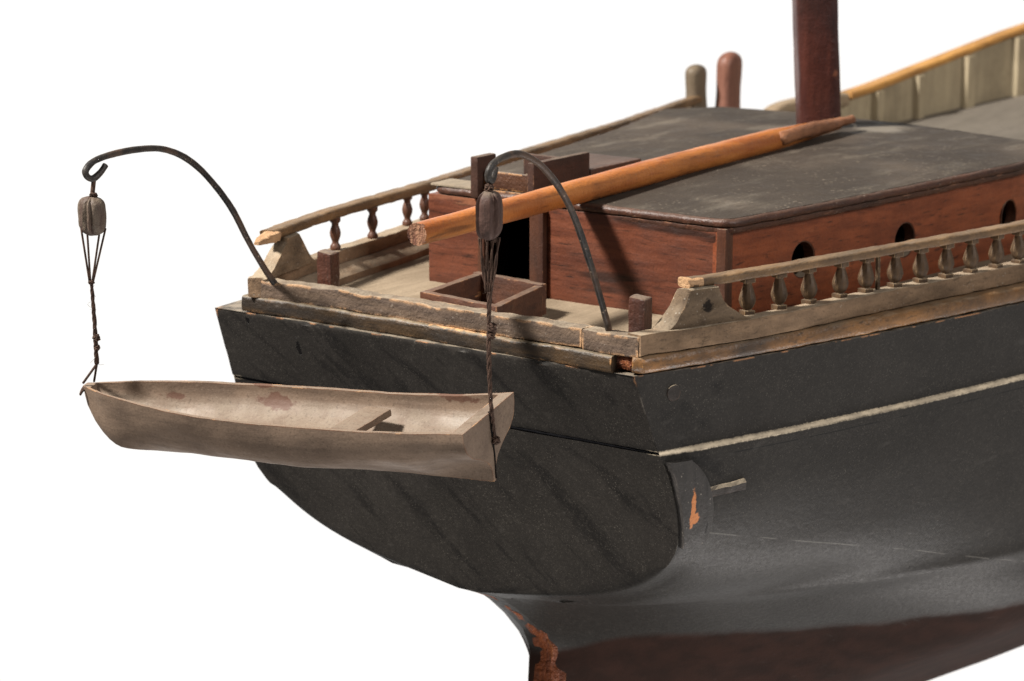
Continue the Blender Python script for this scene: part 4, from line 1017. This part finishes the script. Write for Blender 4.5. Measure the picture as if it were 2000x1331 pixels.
def knot(bm, c, r, seed=0):
    rnd = random.Random(seed); P = []
    for i in range(60):
        a = i * .42; d = Vector((math.cos(a), math.sin(a * 1.31 + seed), math.sin(a * .77 + 1) * .9)).normalized(); P.append(Vector(c) + d * r * rnd.uniform(.6, 1.0))
    tube(bm, cr(P, 3), r * .24, 6)
def fuzz(bm, path, n, seed):
    rnd = random.Random(seed); path = resample(path, .003)
    for _ in range(n):
        p = rnd.choice(path); d = Vector((rnd.uniform(-1, 1), rnd.uniform(-1, 1), rnd.uniform(-1, .6))).normalized(); d2 = Vector((rnd.uniform(-1, 1), rnd.uniform(-1, 1), rnd.uniform(-1, 1)))
        L_ = rnd.uniform(.0015, .004); tube(bm, cr([p, p + d * L_ * .5, p + d * L_ + d2 * L_ * .35], 3), .00007, 3)
CR = camo.matrix_world.to_3x3() @ Vector((1, 0, 0))     # rope plane: sideways as the strands spread
CR = Vector((CR.x, CR.y, 0)).normalized()
# near tackle
tk = thing('boat_tackle', (-.086, -.1092, -.012), 'dark twisted cord and reddish block holding the stern end of the hung boat', 'tackle', 'tackles of the hung boat')
bc = Vector((-.0858, -.1100, .0862))
o = link_mesh('block', block_mesh(bc, .0134, .0215, BLOCK, .35), BLOCK, tk); auto_smooth(o, 50)
bm = bmesh.new()
top = bc + Vector((0, 0, .0100)); tube(bm, cr([top, top + Vector((.0006, 0, .0022)), Vector((-.0845, -.1095, .1000)), Vector((-.0835, -.1092, .1018))], 5), .0011, 8); knot(bm, top + Vector((0, 0, .0022)), .0020, 3)
low = bc + Vector((0, 0, -.0100)); J = Vector((-.0858, -.1097, .0520))
for dx, de in ((-.0042, -.0012), (-.0012, -.0004), (.0014, .0004), (.0042, .0012)): 
    cord(bm, [low + CR * dx, (low + CR * dx).lerp(J + CR * de, .5) + CR * dx * .04, J + CR * de], .00085, 2, .35)
end = bp(-.004, .0016, -.0135); end2 = bp(0.006, .0006, .001)
path1 = cr([J, Vector((-.0858, -.1097, .035)), Vector((-.0860, -.1100, .02)), bp(-.006, .0004, .004), end], 6)
path2 = cr([J + CR * .0008, Vector((-.0854, -.1092, .035)), Vector((-.0852, -.1090, .02)), bp(-.004, .0012, .004), end + r3 * .001], 6)
cord(bm, path1, .00098, 3, .7); cord(bm, path2, .00090, 3, .7)
knot(bm, J + Vector((0, 0, -.0165)) + CR * .0014, .0022, 5); knot(bm, J + Vector((0, 0, -.020)) + CR * .0012, .0018, 6); knot(bm, end + CR * .0004, .0022, 9); knot(bm, low + Vector((0, 0, -.0008)) + CR * .002, .0014, 11)
fuzz(bm, path1, 26, 2); fuzz(bm, [low, J], 14, 8)
link_mesh('cord', bm, ROPE, tk, True)
# far tackle
tk2 = thing('boat_tackle', (-.1275, .1015, -.012), 'thin spread cords and grey-faced block holding the pointed bow end of the hung boat', 'tackle', 'tackles of the hung boat')
fc = Vector((-.1282, .0925, .0712))
o = link_mesh('block', block_mesh(fc, .0146, .0185, BLOCKG, 1.2), BLOCKG, tk2); auto_smooth(o, 50)
bm = bmesh.new(); top = fc + Vector((0, 0, .0085))
tube(bm, cr([top, top + Vector((0, -.0003, .0025)), Vector((-.1275, .0920, .0870)), Vector((-.1270, .0920, .0895))], 5), .0011, 8); knot(bm, top + Vector((0, -.001, .0015)), .0018, 4)
low = fc + Vector((0, 0, -.0080)); J = Vector((-.1282, .0935, .0390)) - CR * .0012
for dx in (-.0058, -.0030, .0032, .0058): tube(bm, resample([low + CR * dx + Vector((0, 0, .002)), J + CR * dx * .14], .004), .00052, 6)
tail = Vector((-.1282, .0940, -.0010))
cord(bm, [J, J.lerp(tail, .5) + CR * .0002, tail], .0008, 3, 1.0); cord(bm, [J + CR * .0004, J.lerp(tail, .4) + CR * .0009, tail + CR * .0010], .0006, 2, .8)
knot(bm, J, .0014, 2); knot(bm, J.lerp(tail, .68) + CR * .0010, .0019, 8); knot(bm, J.lerp(tail, .80) + CR * .0010, .0015, 12)
bw = bp(.992, -.0022, .0002)
for q, rr in ((bw - e1 * -.0014 + r3 * .001, .0006), (bp(.984, .0026, .0006), .0006)): tube(bm, resample([tail + CR * .0004, q], .003), rr, 6)
loop = [bp(1.004, .0, -.0035) + (r2 * math.cos(a) * .0032 + e1 * math.sin(a) * .0018) + r3 * .0012 * math.sin(a * 2) for a in [2 * math.pi * k / 24 for k in range(25)]]
tube(bm, loop, .0006, 6); fuzz(bm, [J, tail], 16, 4)
link_mesh('cord', bm, ROPE, tk2, True)

# ------------------------------------------------------------------ boom lying over the cabin roof
A = Vector((-.0447, -.0370, .0640)); Bm = Vector((.4080, -.0097, .0645)); dB = (Bm - A).normalized()
sp = thing('boom', (.19, -.022, .0575), 'long orange varnished wooden boom lying along the deckhouse roof', 'spar')
bm = bmesh.new(); P = [A.lerp(Bm, i / 280) + Vector((0, 0, .0004 * math.sin(i / 280 * 3))) for i in range(281)]
def br(t): return .0055 + .0013 * min(1, t * 2.2) if t < .80 else lerp(.0068, .0036, (t - .80) / .20)
V = tube(bm, P, br, 32); roughen(bm, .0003, 40, 6, 1)
for f in bm.faces:
    if len(f.verts) > 10: f.material_index = 1
    elif f.calc_center_median().x < -.0436: f.material_index = 1 if nz(f.calc_center_median(), 500).x > .25 else 0
o = link_mesh('spar', bm, [BOOM, BOOME], sp); auto_smooth(o, 50)
bm = bmesh.new(); off = Vector((0, -.0052, .0012)); P = [Vector((.318, -.0150, .0645)) + off, Vector((.325, -.0145, .0650)) + off, Vector((.360, -.0125, .0655)) + off, Vector((.378, -.0115, .0655)) + off * .9, Vector((.402, -.0110, .0655)) + off * .6, Vector((.420, -.0115, .0660)) + off * .4]
tube(bm, cr(P, 6), lambda t: .0018 + .0024 * min(1, t * 8) if t < .6 else lerp(.0042, .0026, (t - .6) / .4), 12); roughen(bm, .0008, 130, 4)
o = link_mesh('jaw', bm, CHEEK, sp); auto_smooth(o, 50)
